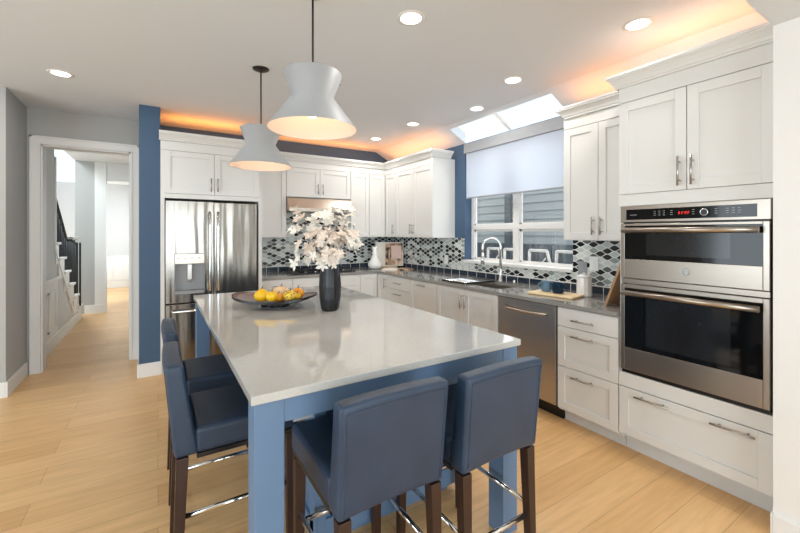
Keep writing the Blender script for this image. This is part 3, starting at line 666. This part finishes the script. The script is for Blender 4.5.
B(3.2075, 3.209, 2.17, 3.57, 1.875, 2.414).build('fabric', 'fabric', rs); B(3.203, 3.213, 2.17, 3.57, 1.858, 1.8745, bev=.002).build('bottom_bar', 'grayp', rs)
# four white frames standing outside on the ledge
for i, (y0, y1, lean) in enumerate(((3.47, 3.24, 0), (3.20, 2.99, 0), (2.84, 2.56, 1), (2.50, 2.20, 1))):
    labs = ['white slanted chair frame outside window, farthest left', 'white slanted chair frame outside window, behind the faucet', 'white slanted chair frame with diagonal strut outside window, just right of mullion', 'white slanted chair frame with strut outside window, nearest the oven cabinet']
    x = 3.47; w_ = y0-y1
    mb = MB(); P_ = [(x, y0, 1.075), (x, y0-.02*w_, 1.25), (x, y0-.82*w_, 1.25), (x, y1, 1.075), (x, y0, 1.075)]
    for a, b_ in zip(P_, P_[1:]): mb.tube([a, b_], .016, 8)
    t = thing('patio_chair', (x, (y0+y1)/2, 1.06), labs[i], 'chair', 'white frames outside the window'); mb.build('chair_frame', 'trim', t)
    MB().tube([(x, y0-.45*w_, 1.08), (x+.0, y0-.75*w_, 1.17)], .007, 8).build('strut', 'trim', t)
# outside
nb = thing('neighbouring_house', (5.6, 3, -.2), 'grey lap-sided neighbouring house seen through the kitchen window', 'house')
mb = MB(); k = -.2
while k < 2.75:
    mb.prism([(5.57, k), (5.60, k), (5.60, k+.145), (5.588, k+.145)], 1, -2, 11); k += .145
mb.box(5.6, 5.7, -2, 11, -.2, 2.75); mb.build('siding', 'siding', nb)
B(5.50, 5.60, 4.95, 5.07, -.2, 2.7).build('corner_board', 'fence', nb)
mb = MB()
for k in range(64): mb.box(4.70, 4.73, .5+k*.11, .595+k*.11, -.2, 1.27)
mb.box(4.73, 4.77, .5, 7.5, .9, .98); tag(mb.build('garden_fence', 'fence'), 'weathered grey board fence outside the kitchen window', 'fence')
struct(B(3.45, 14, -6, 14, -.3, -.2).build('ground', 'ground'))

# ---------------------------------------------------------------- refrigerator
rf = thing('refrigerator', (.51, 5.0, 0), 'stainless steel french-door refrigerator in white cabinet surround', 'refrigerator')
B(.064, .960, 4.66, 5.34, .03, 1.775).build('body', 'black', rf)
def fdoor(x0, x1, z0, z1, name, parts=None):
    mb = MB()
    if parts:                                              # frame around the dispenser recess
        a, b_, c_, d_ = parts
        mb.box(x0, a, 4.600, 4.659, z0, z1); mb.box(b_, x1, 4.600, 4.659, z0, z1); mb.box(a, b_, 4.600, 4.659, z0, c_); mb.box(a, b_, 4.600, 4.659, d_, z1); mb.box(a, b_, 4.652, 4.659, c_, d_)
    else: mb.box(x0, x1, 4.600, 4.659, z0, z1, bev=.006)
    return mb.build(name, 'fridge', rf)
# slightly wavy steel so that reflections ripple as in the photo
m, n, l, p = nt('fridge_steel'); M['fridge'] = m
tc = n.new('ShaderNodeTexCoord'); mp = n.new('ShaderNodeMapping'); mp.inputs['Scale'].default_value = (5.5, 1, .45); nz = n.new('ShaderNodeTexNoise'); nz.inputs['Scale'].default_value = 1.6; nz.inputs['Detail'].default_value = 1.5
l.new(tc.outputs['Object'], mp.inputs[0]); l.new(mp.outputs[0], nz.inputs[0]); b = n.new('ShaderNodeBump'); b.inputs['Strength'].default_value = .6; b.inputs['Distance'].default_value = .03
l.new(nz.outputs['Fac'], b.inputs['Height']); l.new(b.outputs[0], p.inputs['Normal']); p.inputs['Base Color'].default_value = lin(136, 130, 122); p.inputs['Metallic'].default_value = 1; p.inputs['Roughness'].default_value = .22
dl = fdoor(.066, .508, .715, 1.772, 'door', (.143, .425, .80, 1.225)); dr = fdoor(.514, .958, .715, 1.772, 'door'); fz = fdoor(.066, .958, .06, .700, 'freezer_drawer')
for x, pr_ in ((.470, dl), (.552, dr)):
    h = MB(); h.tube([(x, 4.600, 1.66), (x, 4.548, 1.64), (x, 4.545, 1.5), (x, 4.545, .95), (x, 4.548, .83), (x, 4.600, .81)], .0125, 12); h.build('handle', 'chrome', pr_)
h = MB(); h.tube([(.12, 4.600, .63), (.13, 4.548, .63), (.89, 4.548, .63), (.90, 4.600, .63)], .0125, 12); h.build('handle', 'chrome', fz)
dp_ = MB(); dp_.box(.145, .423, 4.604, 4.651, 1.115, 1.222, bev=.003); dpo = dp_.build('dispenser_panel', 'steelh', dl)
q = MB(); q.box(.145, .150, 4.596, 4.651, .81, 1.113); q.box(.418, .423, 4.596, 4.651, .81, 1.113); q.box(.150, .418, 4.640, 4.651, .84, 1.113); q.box(.150, .418, 4.590, 4.651, .802, .835, bev=.004); q.build('dispenser_recess', 'grayp', dl)
q = MB(); q.box(.262, .306, 4.606, 4.628, .95, 1.113, bev=.004); q.tube([(.284, 4.617, .95), (.284, 4.617, .93)], .012, 10); q.build('dispenser_nozzle', 'steel', dl)
for k in range(4): B(.165+k*.064, .19+k*.064, 4.6030, 4.6039, 1.175, 1.180).build('touch_button', 'black', dpo)

# ---------------------------------------------------------------- hood and cooktop
hd = thing('range_hood', (1.86, 5.1, 1.72), 'stainless steel under-cabinet range hood over the cooktop', 'range hood')
MB().prism([(5.366, 1.912), (5.02, 1.912), (4.985, 1.895), (4.875, 1.765), (4.875, 1.725), (5.366, 1.725)], 0, 1.411, 2.317).build('canopy', 'steell', hd)
B(1.45, 2.27, 4.93, 5.30, 1.715, 1.7245).build('filter', 'handle', hd)
hd2 = MB(); 
for k in range(3): hd2.tube([(2.10+k*.05, 4.876, 1.745), (2.10+k*.05, 4.868, 1.745)], .008, 10)
hd2.build('button', 'black', hd)
ck = thing('gas_cooktop', (1.86, 5.03, .915), 'black gas cooktop with cast iron grates below the hood', 'cooktop')
B(1.43, 2.29, 4.78, 5.29, .9155, .925, bev=.003).build('glass_top', 'black', ck)
for k in range(3):
    x0 = 1.46+k*.275; mb = MB()
    for xx in (x0, x0+.125, x0+.25): mb.box(xx, xx+.010, 4.86, 5.26, .945, .957, bev=.002)
    for yy in (4.86, 5.05, 5.25): mb.box(x0, x0+.26, yy, yy+.010, .945, .957, bev=.002)
    for xx in (x0, x0+.25):
        for yy in (4.86, 5.25): mb.box(xx, xx+.010, yy, yy+.01, .9255, .945)
    mb.build('grate', 'iron', ck)
    for yy in (4.96, 5.15): MB().lathe([(.04, .9255), (.04, .935), (.025, .942), (0, .943)], x0+.13, yy, 18).build('burner', 'iron', ck)
for k in range(5): MB().lathe([(.018, .9255), (.016, .945), (0, .946)], 1.60+k*.13, 4.815, 16).build('knob', 'handle', ck)

# ---------------------------------------------------------------- corner counter items
# cookbook propped open in the corner
def rotz(mb, x, y, a): return mb.xf(Matrix.Translation((x, y, 0)) @ Matrix.Rotation(a, 4, 'Z'))
bk_a = math.radians(-31)
bx, by = 3.0, 5.08
book = thing('open_cookbook', (bx, by, .915), 'open picture book propped upright in the counter corner', 'book')
def tilt(mb): mb.xf(Matrix.Translation((bx, by, .917)) @ Matrix.Rotation(bk_a, 4, 'Z') @ Matrix.Rotation(math.radians(-8), 4, 'X')); return mb
tilt(MB().box(-.215, .215, .0, .012, .02, .385, bev=.002)).build('cover', 'paper', book)
tilt(MB().box(-.21, -.07, -.006, -.0005, .024, .38)).build('page', 'paper', book)
tilt(MB().box(-.060, .205, -.006, -.0005, .035, .37)).build('page', 'photo', book)
tilt(MB().box(.03, .185, -.0075, -.0062, .13, .33)).build('page_picture', mat('pale_printed_panel', (238, 205, 192), .6, var=.1, scale=12), book)
mb = MB(); mb.box(-.12, .12, -.035, .10, .0, .018, bev=.003); mb.box(-.01, .01, .013, .03, .018, .26); tilt2 = mb.xf(Matrix.Translation((bx, by, .917)) @ Matrix.Rotation(bk_a, 4, 'Z')); mb.build('stand', 'board', book)
vs = MB().lathe([(.05, .9155), (.09, .93), (.108, .965), (.10, 1.01), (.065, 1.06), (.045, 1.11), (.042, 1.20), (.048, 1.235), (.04, 1.235), (.036, 1.2), (.036, 1.1)], 2.70, 4.98, 32, capt=False)
tag(vs.build('white_vase', 'ceramic', org=(2.70, 4.98, .915)), 'white bulb-shaped vase beside the open book in the corner', 'vase')
mg = thing('open_magazine', (2.93, 4.72, .915), 'open magazine lying flat on the counter before the picture book', 'magazine', rz=0)
for sgn, m_ in ((-1, 'paper'), (1, 'photo')):
    mb = MB(); pr_ = [(0, .9165), (.22*sgn, .9165), (.22*sgn, .921), (.13*sgn, .93), (.06*sgn, .932), (0, .924)]
    mb.prism(pr_, 1, -.14, .14); rotz(mb, 2.93, 4.72, math.radians(-38)); mb.build('page', m_, mg)

# ---------------------------------------------------------------- island
isl = thing('kitchen_island', (.95, 2.4, 0), 'blue kitchen island with pale quartz top and corner posts', 'island')
IX0, IX1, IY0, IY1 = .245, 1.478, 1.258, 3.565
B(IX0, IX1, IY0, IY1, .900, .930, bev=.003).build('countertop', 'island_top', isl)
mb = MB(); mb.box(.262, 1.462, 1.283, 1.303, .815, .899); mb.box(.336, .354, 1.303, 3.45, .83, .899); mb.box(1.442, 1.462, 1.303, 1.60, .815, .899); mb.box(.262, .56, 3.52, 3.54, .815, .899); mb.build('apron', 'iblue', isl)
for x, y in ((.258, 1.279), (1.380, 1.279), (.258, 3.45)):
    mb = MB(); mb.box(x, x+.096, y, y+.096, 0, .8995, bev=.003); mb.build('post', 'iblue', isl)
mb = MB(); mb.box(.585, 1.44, 1.62, 3.54, .09, .8995); mb.box(.62, 1.38, 1.70, 3.50, 0, .0899)
for a, b_ in ((.585, .625), (.98, 1.02), (1.40, 1.44)): mb.box(a, b_, 1.605, 1.62, .09, .8995, bev=.002)
for a, b_ in ((.625, .98), (1.02, 1.40)): mb.box(a, b_, 1.605, 1.62, .09, .18, bev=.002); mb.box(a, b_, 1.605, 1.62, .81, .8995, bev=.002)
for a in (1.605, 2.24, 2.86, 3.48): mb.box(.572, .585, a, a+.06, .09, .8995, bev=.002)
mb.box(.572, .585, 1.62, 3.52, .09, .18); mb.box(.572, .585, 1.62, 3.52, .81, .8995)
mb.build('base', 'iblue', isl)
ISF = FR(-1.44)
class FRo:                                                 # doors on the working side, facing +X
    def __init__(s, x): s.x = x
    def box(s, mb, u0, u1, d0, d1, z0, z1, bev=0): mb.box(s.x+d0, s.x+d1, u0, u1, z0, z1, bev=bev); return mb
    def pt(s, u, d, z): return (s.x+d, u, z)
for k in range(4):
    o = front(FRo(1.44), isl, 'door', 1.77+k*.44, 2.21+k*.44, .12, .88, [(2.17+k*.44 if k % 2 == 0 else 1.81+k*.44, .75, True, .14)])
    o.data.materials[0] = M['iblue']
ob = MB(); ob.box(.39, .46, 1.304, 1.35, .795, .83, bev=.001); ob.box(.40, .42, 1.302, 1.304, .799, .812); ob.box(.43, .45, 1.302, 1.304, .799, .812); ob.build('outlet_plate', 'grayp', isl)

# ---------------------------------------------------------------- bar stools (front faces +Y in prototype, back at y = 0)
def make_stool():
    t = thing('bar_stool', (0, 0, 0), 'x', 'bar stool', 'blue leather bar stools around the island')
    W2 = .205
    mb = MB(); mb.box(-W2, W2, .070, .50, .54, .65, bev=.022, seg=4); seat = mb.build('seat', 'leather', t)
    mb = MB(); mb.box(-W2+.008, W2-.008, .08, .496, .522, .54); mb.build('seat_rail', 'black', seat)
    # back: tapered slab leaning slightly backwards, hem dipping below the seat
    mb = MB(); z0, z1 = .54, .925
    bm = mb.bm; nx, nz = 10, 10; th = .088
    def pt(i, k, side):
        u = -1+2*i/nx; v = k/nz; w_ = W2+.006*v; z = z0+(z1-z0)*v - .010*(u*u)*v*v + (.014*(1-u*u) if k == 0 else 0)
        lean = -.035*v; bow = -.006*(1-u*u)
        y = lean+(bow if side == 0 else th-.022*v+bow)
        return (u*w_, y, z)
    g = [[[bm.verts.new(pt(i, k, s)) for k in range(nz+1)] for i in range(nx+1)] for s in (0, 1)]
    for i in range(nx):
        for k in range(nz):
            bm.faces.new((g[0][i][k], g[0][i+1][k], g[0][i+1][k+1], g[0][i][k+1])); bm.faces.new((g[1][i][k+1], g[1][i+1][k+1], g[1][i+1][k], g[1][i][k]))
    for i in range(nx):
        bm.faces.new((g[0][i][0], g[1][i][0], g[1][i+1][0], g[0][i+1][0])); bm.faces.new((g[0][i][nz], g[0][i+1][nz], g[1][i+1][nz], g[1][i][nz]))
    for k in range(nz):
        bm.faces.new((g[0][0][k], g[0][0][k+1], g[1][0][k+1], g[1][0][k])); bm.faces.new((g[0][nx][k], g[1][nx][k], g[1][nx][k+1], g[0][nx][k+1]))
    bmesh.ops.recalc_face_normals(bm, faces=bm.faces)
    es = [e_ for e_ in bm.edges if len(e_.link_faces) == 2 and e_.calc_face_angle(0) > .9]
    bmesh.ops.bevel(bm, geom=es, offset=.016, segments=4, affect='EDGES', profile=.5)
    for f_ in bm.faces: f_.smooth = True
    back = mb.build('backrest', 'leather', t)
    # piping seams along the edges of the back
    mb = MB()
    def sp(u, v): return (u*(W2+.006*v), -.035*v-.006*(1-u*u)-.0005, z0+(z1-z0)*v-.010*u*u*v*v)
    for sx in (-1, 1): mb.tube([sp(sx*.90, .07+.86*q/10) for q in range(11)], .0016, 6)
    mb.tube([sp(-.90+1.8*q/14, .93) for q in range(15)], .0016, 6)
    mb.build('piping', 'leather', back)
    for sx in (-1, 1):
        for yy, fy in ((.028, -.02), (.465, .0)):
            mb = MB(); x = sx*(W2-.027); a = .022; c_ = .016
            zt = .522 if yy > .1 else .536
            xb = x+sx*.004; yb = yy+fy
            mb.hexa([(xb-c_, yb-c_, 0), (xb+c_, yb-c_, 0), (xb+c_, yb+c_, 0), (xb-c_, yb+c_, 0), (x-a, yy-a, zt), (x+a, yy-a, zt), (x+a, yy+a, zt), (x-a, yy+a, zt)], bev=.002)
            mb.build('leg', 'legwood', t)
    def rail(a, b_): MB().tube([a, b_], .0105, 10).build('foot_rail', 'chrome', t)
    x = W2-.026
    rail((-x, .464, .25), (x, .464, .25)); rail((-x, .020, .25), (x, .020, .25))
    rail((-x, .03, .29), (-x, .45, .29)); rail((x, .03, .29), (x, .45, .29))
    return t
s0 = make_stool(); s0.location = (.672, 1.10, 0); s0['label'] = 'blue leather bar stool at island end, left one with its back to us'
def place(x, y, rz, lab):
    c_ = copy_tree(s0); c_.location = (x, y, 0); c_.rotation_euler = (0, 0, rz); c_['label'] = lab
place(1.155, 1.075, 0, 'blue leather bar stool at island end, right one nearest the oven')
place(.055, 1.965, -PI/2, 'blue leather bar stool on island left side, nearer the camera')
place(.055, 2.565, -PI/2, 'blue leather bar stool on island left side, nearer the refrigerator')

# ---------------------------------------------------------------- pendants
def pendant(x, y, zb, lab):
    t = thing('pendant_lamp', (x, y, zb), lab, 'pendant lamp', 'hourglass pendants over the island')
    MB().lathe([(.062, CZ-.0005), (.062, CZ-.005), (.05, CZ-.012), (.02, CZ-.016), (.0, CZ-.017)], x, y, 28).build('canopy', 'bronze', t)
    MB().tube([(x, y, CZ-.016), (x, y, zb+.19)], .0055, 10).build('rod', 'bronze', t)
    zw, zt = zb+.170, zb+.292
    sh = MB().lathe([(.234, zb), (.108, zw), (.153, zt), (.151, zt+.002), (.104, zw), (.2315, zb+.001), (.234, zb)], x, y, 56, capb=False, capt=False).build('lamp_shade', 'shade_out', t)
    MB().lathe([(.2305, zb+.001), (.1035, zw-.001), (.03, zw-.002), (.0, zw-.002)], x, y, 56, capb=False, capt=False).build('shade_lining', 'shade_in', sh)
    MB().lathe([(.1115, zw-.004), (.1115, zw), (.1105, zw+.004)], x, y, 56, capb=False, capt=False).build('waist_ring', 'shade_out', sh)
    bu = MB().lathe([(.014, zw-.004), (.016, zw-.03), (.032, zw-.06), (.034, zw-.08), (.02, zw-.105), (0, zw-.11)], x, y, 20).build('bulb', 'bulb', t)
    l_ = bpy.data.lights.new('pendant_light', 'POINT'); l_.energy = 1.6; l_.color = (1, .74, .54); l_.shadow_soft_size = .03
    o = bpy.data.objects.new('pendant_light', l_); C.objects.link(o); o.parent = t; o.location = (0, 0, .035)
    mb = MB(); mb.tube([(x+.138, y-.02, zt-.03), (x+.150, y-.02, zt-.03)], .006, 8); mb.build('screw', 'handle', sh)
pendant(.697, 1.98, 1.99, 'white hourglass pendant lamp over the near half of the island')
pendant(.680, 3.12, 1.958, 'white hourglass pendant lamp over the far half of the island')

# ---------------------------------------------------------------- recessed ceiling lights
dls = [(-.66, 4.06, 'in front of the hall doorway, far left'), (1.275, 1.906, 'right of the near pendant'), (2.489, 1.221, 'in front of the tall oven cabinet'),
       (2.514, 2.224, 'in front of window, second from the oven cabinet'), (2.775, 2.93, 'beside the skylight'), (2.535, 3.746, 'in front of corner cabinets, fourth from the oven cabinet'), (2.502, 4.60, 'closest to the back wall corner')]
for i, (x, y, s) in enumerate(dls):
    t = thing('recessed_ceiling_light', (x, y, CZ), 'round lit recessed ceiling light '+s, 'ceiling light', 'recessed lights in the kitchen ceiling')
    R_ = .062
    MB().lathe([(R_+.022, CZ-.0005), (R_+.022, CZ-.003), (R_+.004, CZ-.006), (R_, CZ-.004), (R_, CZ-.0005)], x, y, 36, capb=False, capt=False).build('trim_ring', 'trim', t)
    MB().lathe([(R_, CZ-.0012), (R_, CZ-.0035), (0, CZ-.0038)], x, y, 36, capb=False).build('lens', 'lens', t)
    l_ = bpy.data.lights.new('downlight', 'AREA'); l_.shape = 'DISK'; l_.size = .11; l_.energy = 5; l_.color = (1, .97, .93)
    o = bpy.data.objects.new('downlight', l_); C.objects.link(o); o.parent = t; o.location = (0, 0, -.012)

# ---------------------------------------------------------------- fruit bowl, gourds
bw = thing('wooden_bowl', (.70, 2.73, .93), 'wide dark wooden bowl on low foot holding gourds on the island', 'bowl')
def bowl_pts(mb, off, flip):
    nr, na = 8, 56; ctr = mb.bm.verts.new((0, 0, off+.030)); prev = None
    for i in range(1, nr+1):
        r = i/nr; ring = []
        for k in range(na):
            a = 2*PI*k/na; ex = math.copysign(abs(math.cos(a))**.85, math.cos(a)); ey = math.copysign(abs(math.sin(a))**.85, math.sin(a))
            ring.append(mb.bm.verts.new((0.29*r*ex, .195*r*ey, off+.030+.058*r**2.4*(.45+.55*math.cos(a)**2))))
        if prev is None:
            for k in range(na): mb.bm.faces.new((ctr, ring[k], ring[(k+1) % na])).smooth = True
        else:
            for k in range(na): mb.bm.faces.new((prev[k], ring[k], ring[(k+1) % na], prev[(k+1) % na])).smooth = True
        prev = ring
    return prev
BRot = Matrix.Translation((.70, 2.76, .93)) @ Matrix.Rotation(math.radians(-32), 4, 'Z')
mb = MB(); a_ = bowl_pts(mb, 0, 0); b_2 = bowl_pts(mb, -.015, 1)
for k in range(56): mb.bm.faces.new((a_[k], b_2[k], b_2[(k+1) % 56], a_[(k+1) % 56]))
mb.xf(BRot); bo = mb.build('dish', 'bowlw', bw)
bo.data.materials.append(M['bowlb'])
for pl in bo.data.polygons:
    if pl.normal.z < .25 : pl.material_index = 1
mb = MB()
mb.lathe([(.10, .001), (.10, .006), (.085, .008), (.085, .001)], 0, 0, 40, capb=False, capt=False)
for k in range(12): a = 2*PI*k/12; mb.tube([(.092*math.cos(a), .092*math.sin(a), .004), (.092*math.cos(a), .092*math.sin(a), .027)], .004, 6)
mb.xf(BRot); mb.build('foot_ring', 'bowlb', bw)
def gourd(name, x, y, r, m_, lab, sq=.85, ribs=9, tall=1.0, neck=0, tiltv=(0, 0)):
    q_ = BRot.inverted() @ Vector((x, y, .93)); z0 = .9615+.058*((q_.x/.29)**2+(q_.y/.195)**2)**1.2*.9
    t = thing(name, (x, y, z0), lab, 'gourd')
    mb = MB(); prof = []
    for k in range(15):
        a = -PI/2+PI*k/14; rr = r*math.cos(a); zz = r*sq*math.sin(a)
        if neck and k > 8: rr = rr*(1-.35*(k-8)/6); zz += neck*(k-8)/6
        prof.append((max(rr, .0008), zz+r*sq))
    mb.lathe(prof, 0, 0, 36, wob=lambda k, s, i: 1+.05*abs(math.cos(ribs*PI*k/s)))
    mt = Matrix.Translation((0, 0, 0)) @ Matrix.Rotation(tiltv[0], 4, 'X') @ Matrix.Rotation(tiltv[1], 4, 'Y')
    mb.xf(mt); me = mb.build('skin', m_, t, ) if False else None
    bmesh.ops.translate(mb.bm, verts=mb.bm.verts, vec=(x, y, z0)); mb.build('skin', m_, t)
    h = 2*r*sq+neck
    sm_ = MB(); sm_.tube([(0, 0, h-.004), (.003, 0, h+.008), (.008, .002, h+.018)], [.005, .004, .003], 8); sm_.xf(mt); bmesh.ops.translate(sm_.bm, verts=sm_.bm.verts, vec=(x, y, z0)); sm_.build('stem', 'stem', t)
gourd('gourd', .600, 2.725, .050, 'yellow', 'yellow gourd at left of wooden bowl', neck=.006)
gourd('gourd', .645, 2.640, .040, 'yellow', 'small yellow gourd in front of the left yellow one in bowl')
gourd('gourd', .700, 2.685, .034, 'orange', 'small orange gourd in middle front of wooden bowl')
gourd('gourd', .745, 2.785, .060, 'peach', 'large peach coloured pumpkin at back of bowl', sq=.8)
gourd('gourd', .765, 2.640, .043, 'speck', 'green-speckled yellow gourd in front centre of bowl')
gourd('gourd', .845, 2.715, .044, 'orange', 'orange gourd at right of wooden bowl next to the vase')
gourd('gourd', .822, 2.658, .027, 'yellow', 'smallest yellow gourd at right end of the bowl')

# ---------------------------------------------------------------- vase and dried leaves
VX, VY = .962, 2.40
vp = [(.048, .9305), (.056, .945), (.066, 1.01), (.070, 1.09), (.066, 1.16), (.056, 1.215), (.052, 1.232), (.046, 1.232), (.046, 1.18), (.05, 1.1)]
va = MB().lathe(vp, VX, VY, 24, wob=lambda k, s, i: 1.0+(.045 if k % 2 == 0 else -.03)*(1 if 0 < i < 6 else .3), smooth=False, capt=False)
tag(va.build('black_vase', 'blackvase', org=(VX, VY, .93)), 'black faceted vase of cream leaves standing on the island', 'vase')
bq = thing('dried_leaf_bouquet', (VX, VY, .93), 'bouquet of cream and blush dried leaves in the black vase', 'flowers')
cu, cv = Vector((.847, -.532, 0)), Vector((.532, .847, 0))
def leafhead(mb, p, nrm, size):
    nrm = nrm.normalized(); a = nrm.orthogonal().normalized(); b_ = nrm.cross(a)
    rot = random.uniform(0, 6.28); np_ = random.choice((5, 6, 7))
    c0 = mb.bm.verts.new(p)
    for k in range(np_):
        an = rot+2*PI*k/np_+random.uniform(-.12, .12); L = size*random.uniform(.75, 1.15); w_ = L*.26
        dr_ = a*math.cos(an)+b_*math.sin(an); sd = nrm.cross(dr_); cup = random.uniform(-.1, .45)
        m1 = p+dr_*L*.30+sd*w_*.8+nrm*L*cup*.15; m2 = p+dr_*L*.30-sd*w_*.8+nrm*L*cup*.15
        n1 = p+dr_*L*.62+sd*w_+nrm*L*cup*.4; n2 = p+dr_*L*.62-sd*w_+nrm*L*cup*.4; mid = p+dr_*L*.5+nrm*(L*cup*.2-.08*L)
        tip = p+dr_*L+nrm*L*cup*.75
        V = [mb.bm.verts.new(q) for q in (m1, n1, tip, n2, m2, mid)]
        for f_ in ((c0, V[0], V[5]), (V[0], V[1], V[5]), (V[1], V[2], V[5]), (V[2], V[3], V[5]), (V[3], V[4], V[5]), (V[4], c0, V[5])): mb.bm.faces.new(f_)
# branch ends given as (sideways, depth, height) from the vase mouth
ends = [(-.19, .02, .33, 8), (-.23, -.02, .25, 7), (-.12, .04, .27, 6), (-.11, -.06, .12, 9), (-.16, -.03, .06, 6), (-.02, .03, .32, 7), (.00, -.05, .21, 10), (.06, .05, .33, 7), (.12, 0, .31, 6), (.08, -.04, .17, 9), (.14, .03, .20, 6), (.16, -.02, .12, 5), (.02, -.09, .08, 9), (-.06, -.05, .04, 6), (.06, .06, .10, 6), (-.02, .08, .28, 6), (.03, -.07, .03, 5)]
mouth = Vector((VX, VY, 1.18))
for i, (s, dpt, hh, cnt) in enumerate(ends):
    top = Vector((VX, VY, 1.232))+cu*s+cv*dpt+Vector((0, 0, hh))
    midp = mouth.lerp(top, .5)+Vector((0, 0, .04))
    path = [mouth-Vector((0, 0, .12)), mouth+Vector((0, 0, .05))+cu*s*.06, midp, top]
    br_ = MB().tube(path, [.003, .003, .0025, .0015], 6).build('branch', 'branch', bq)
    lm = MB()
    for k in range(cnt):
        c_ = top+Vector((random.gauss(0, .036), random.gauss(0, .036), random.gauss(0, .030)))
        nr_ = (c_-Vector((VX, VY, 1.30)))*1.5-cv*random.uniform(.0, .5)+Vector((random.uniform(-.2, .2), random.uniform(-.2, .2), random.uniform(-.1, .3)))
        leafhead(lm, c_, nr_, random.uniform(.032, .055))
    lv = lm.build('leaves', 'petal' if i % 3 else 'petal2', br_)
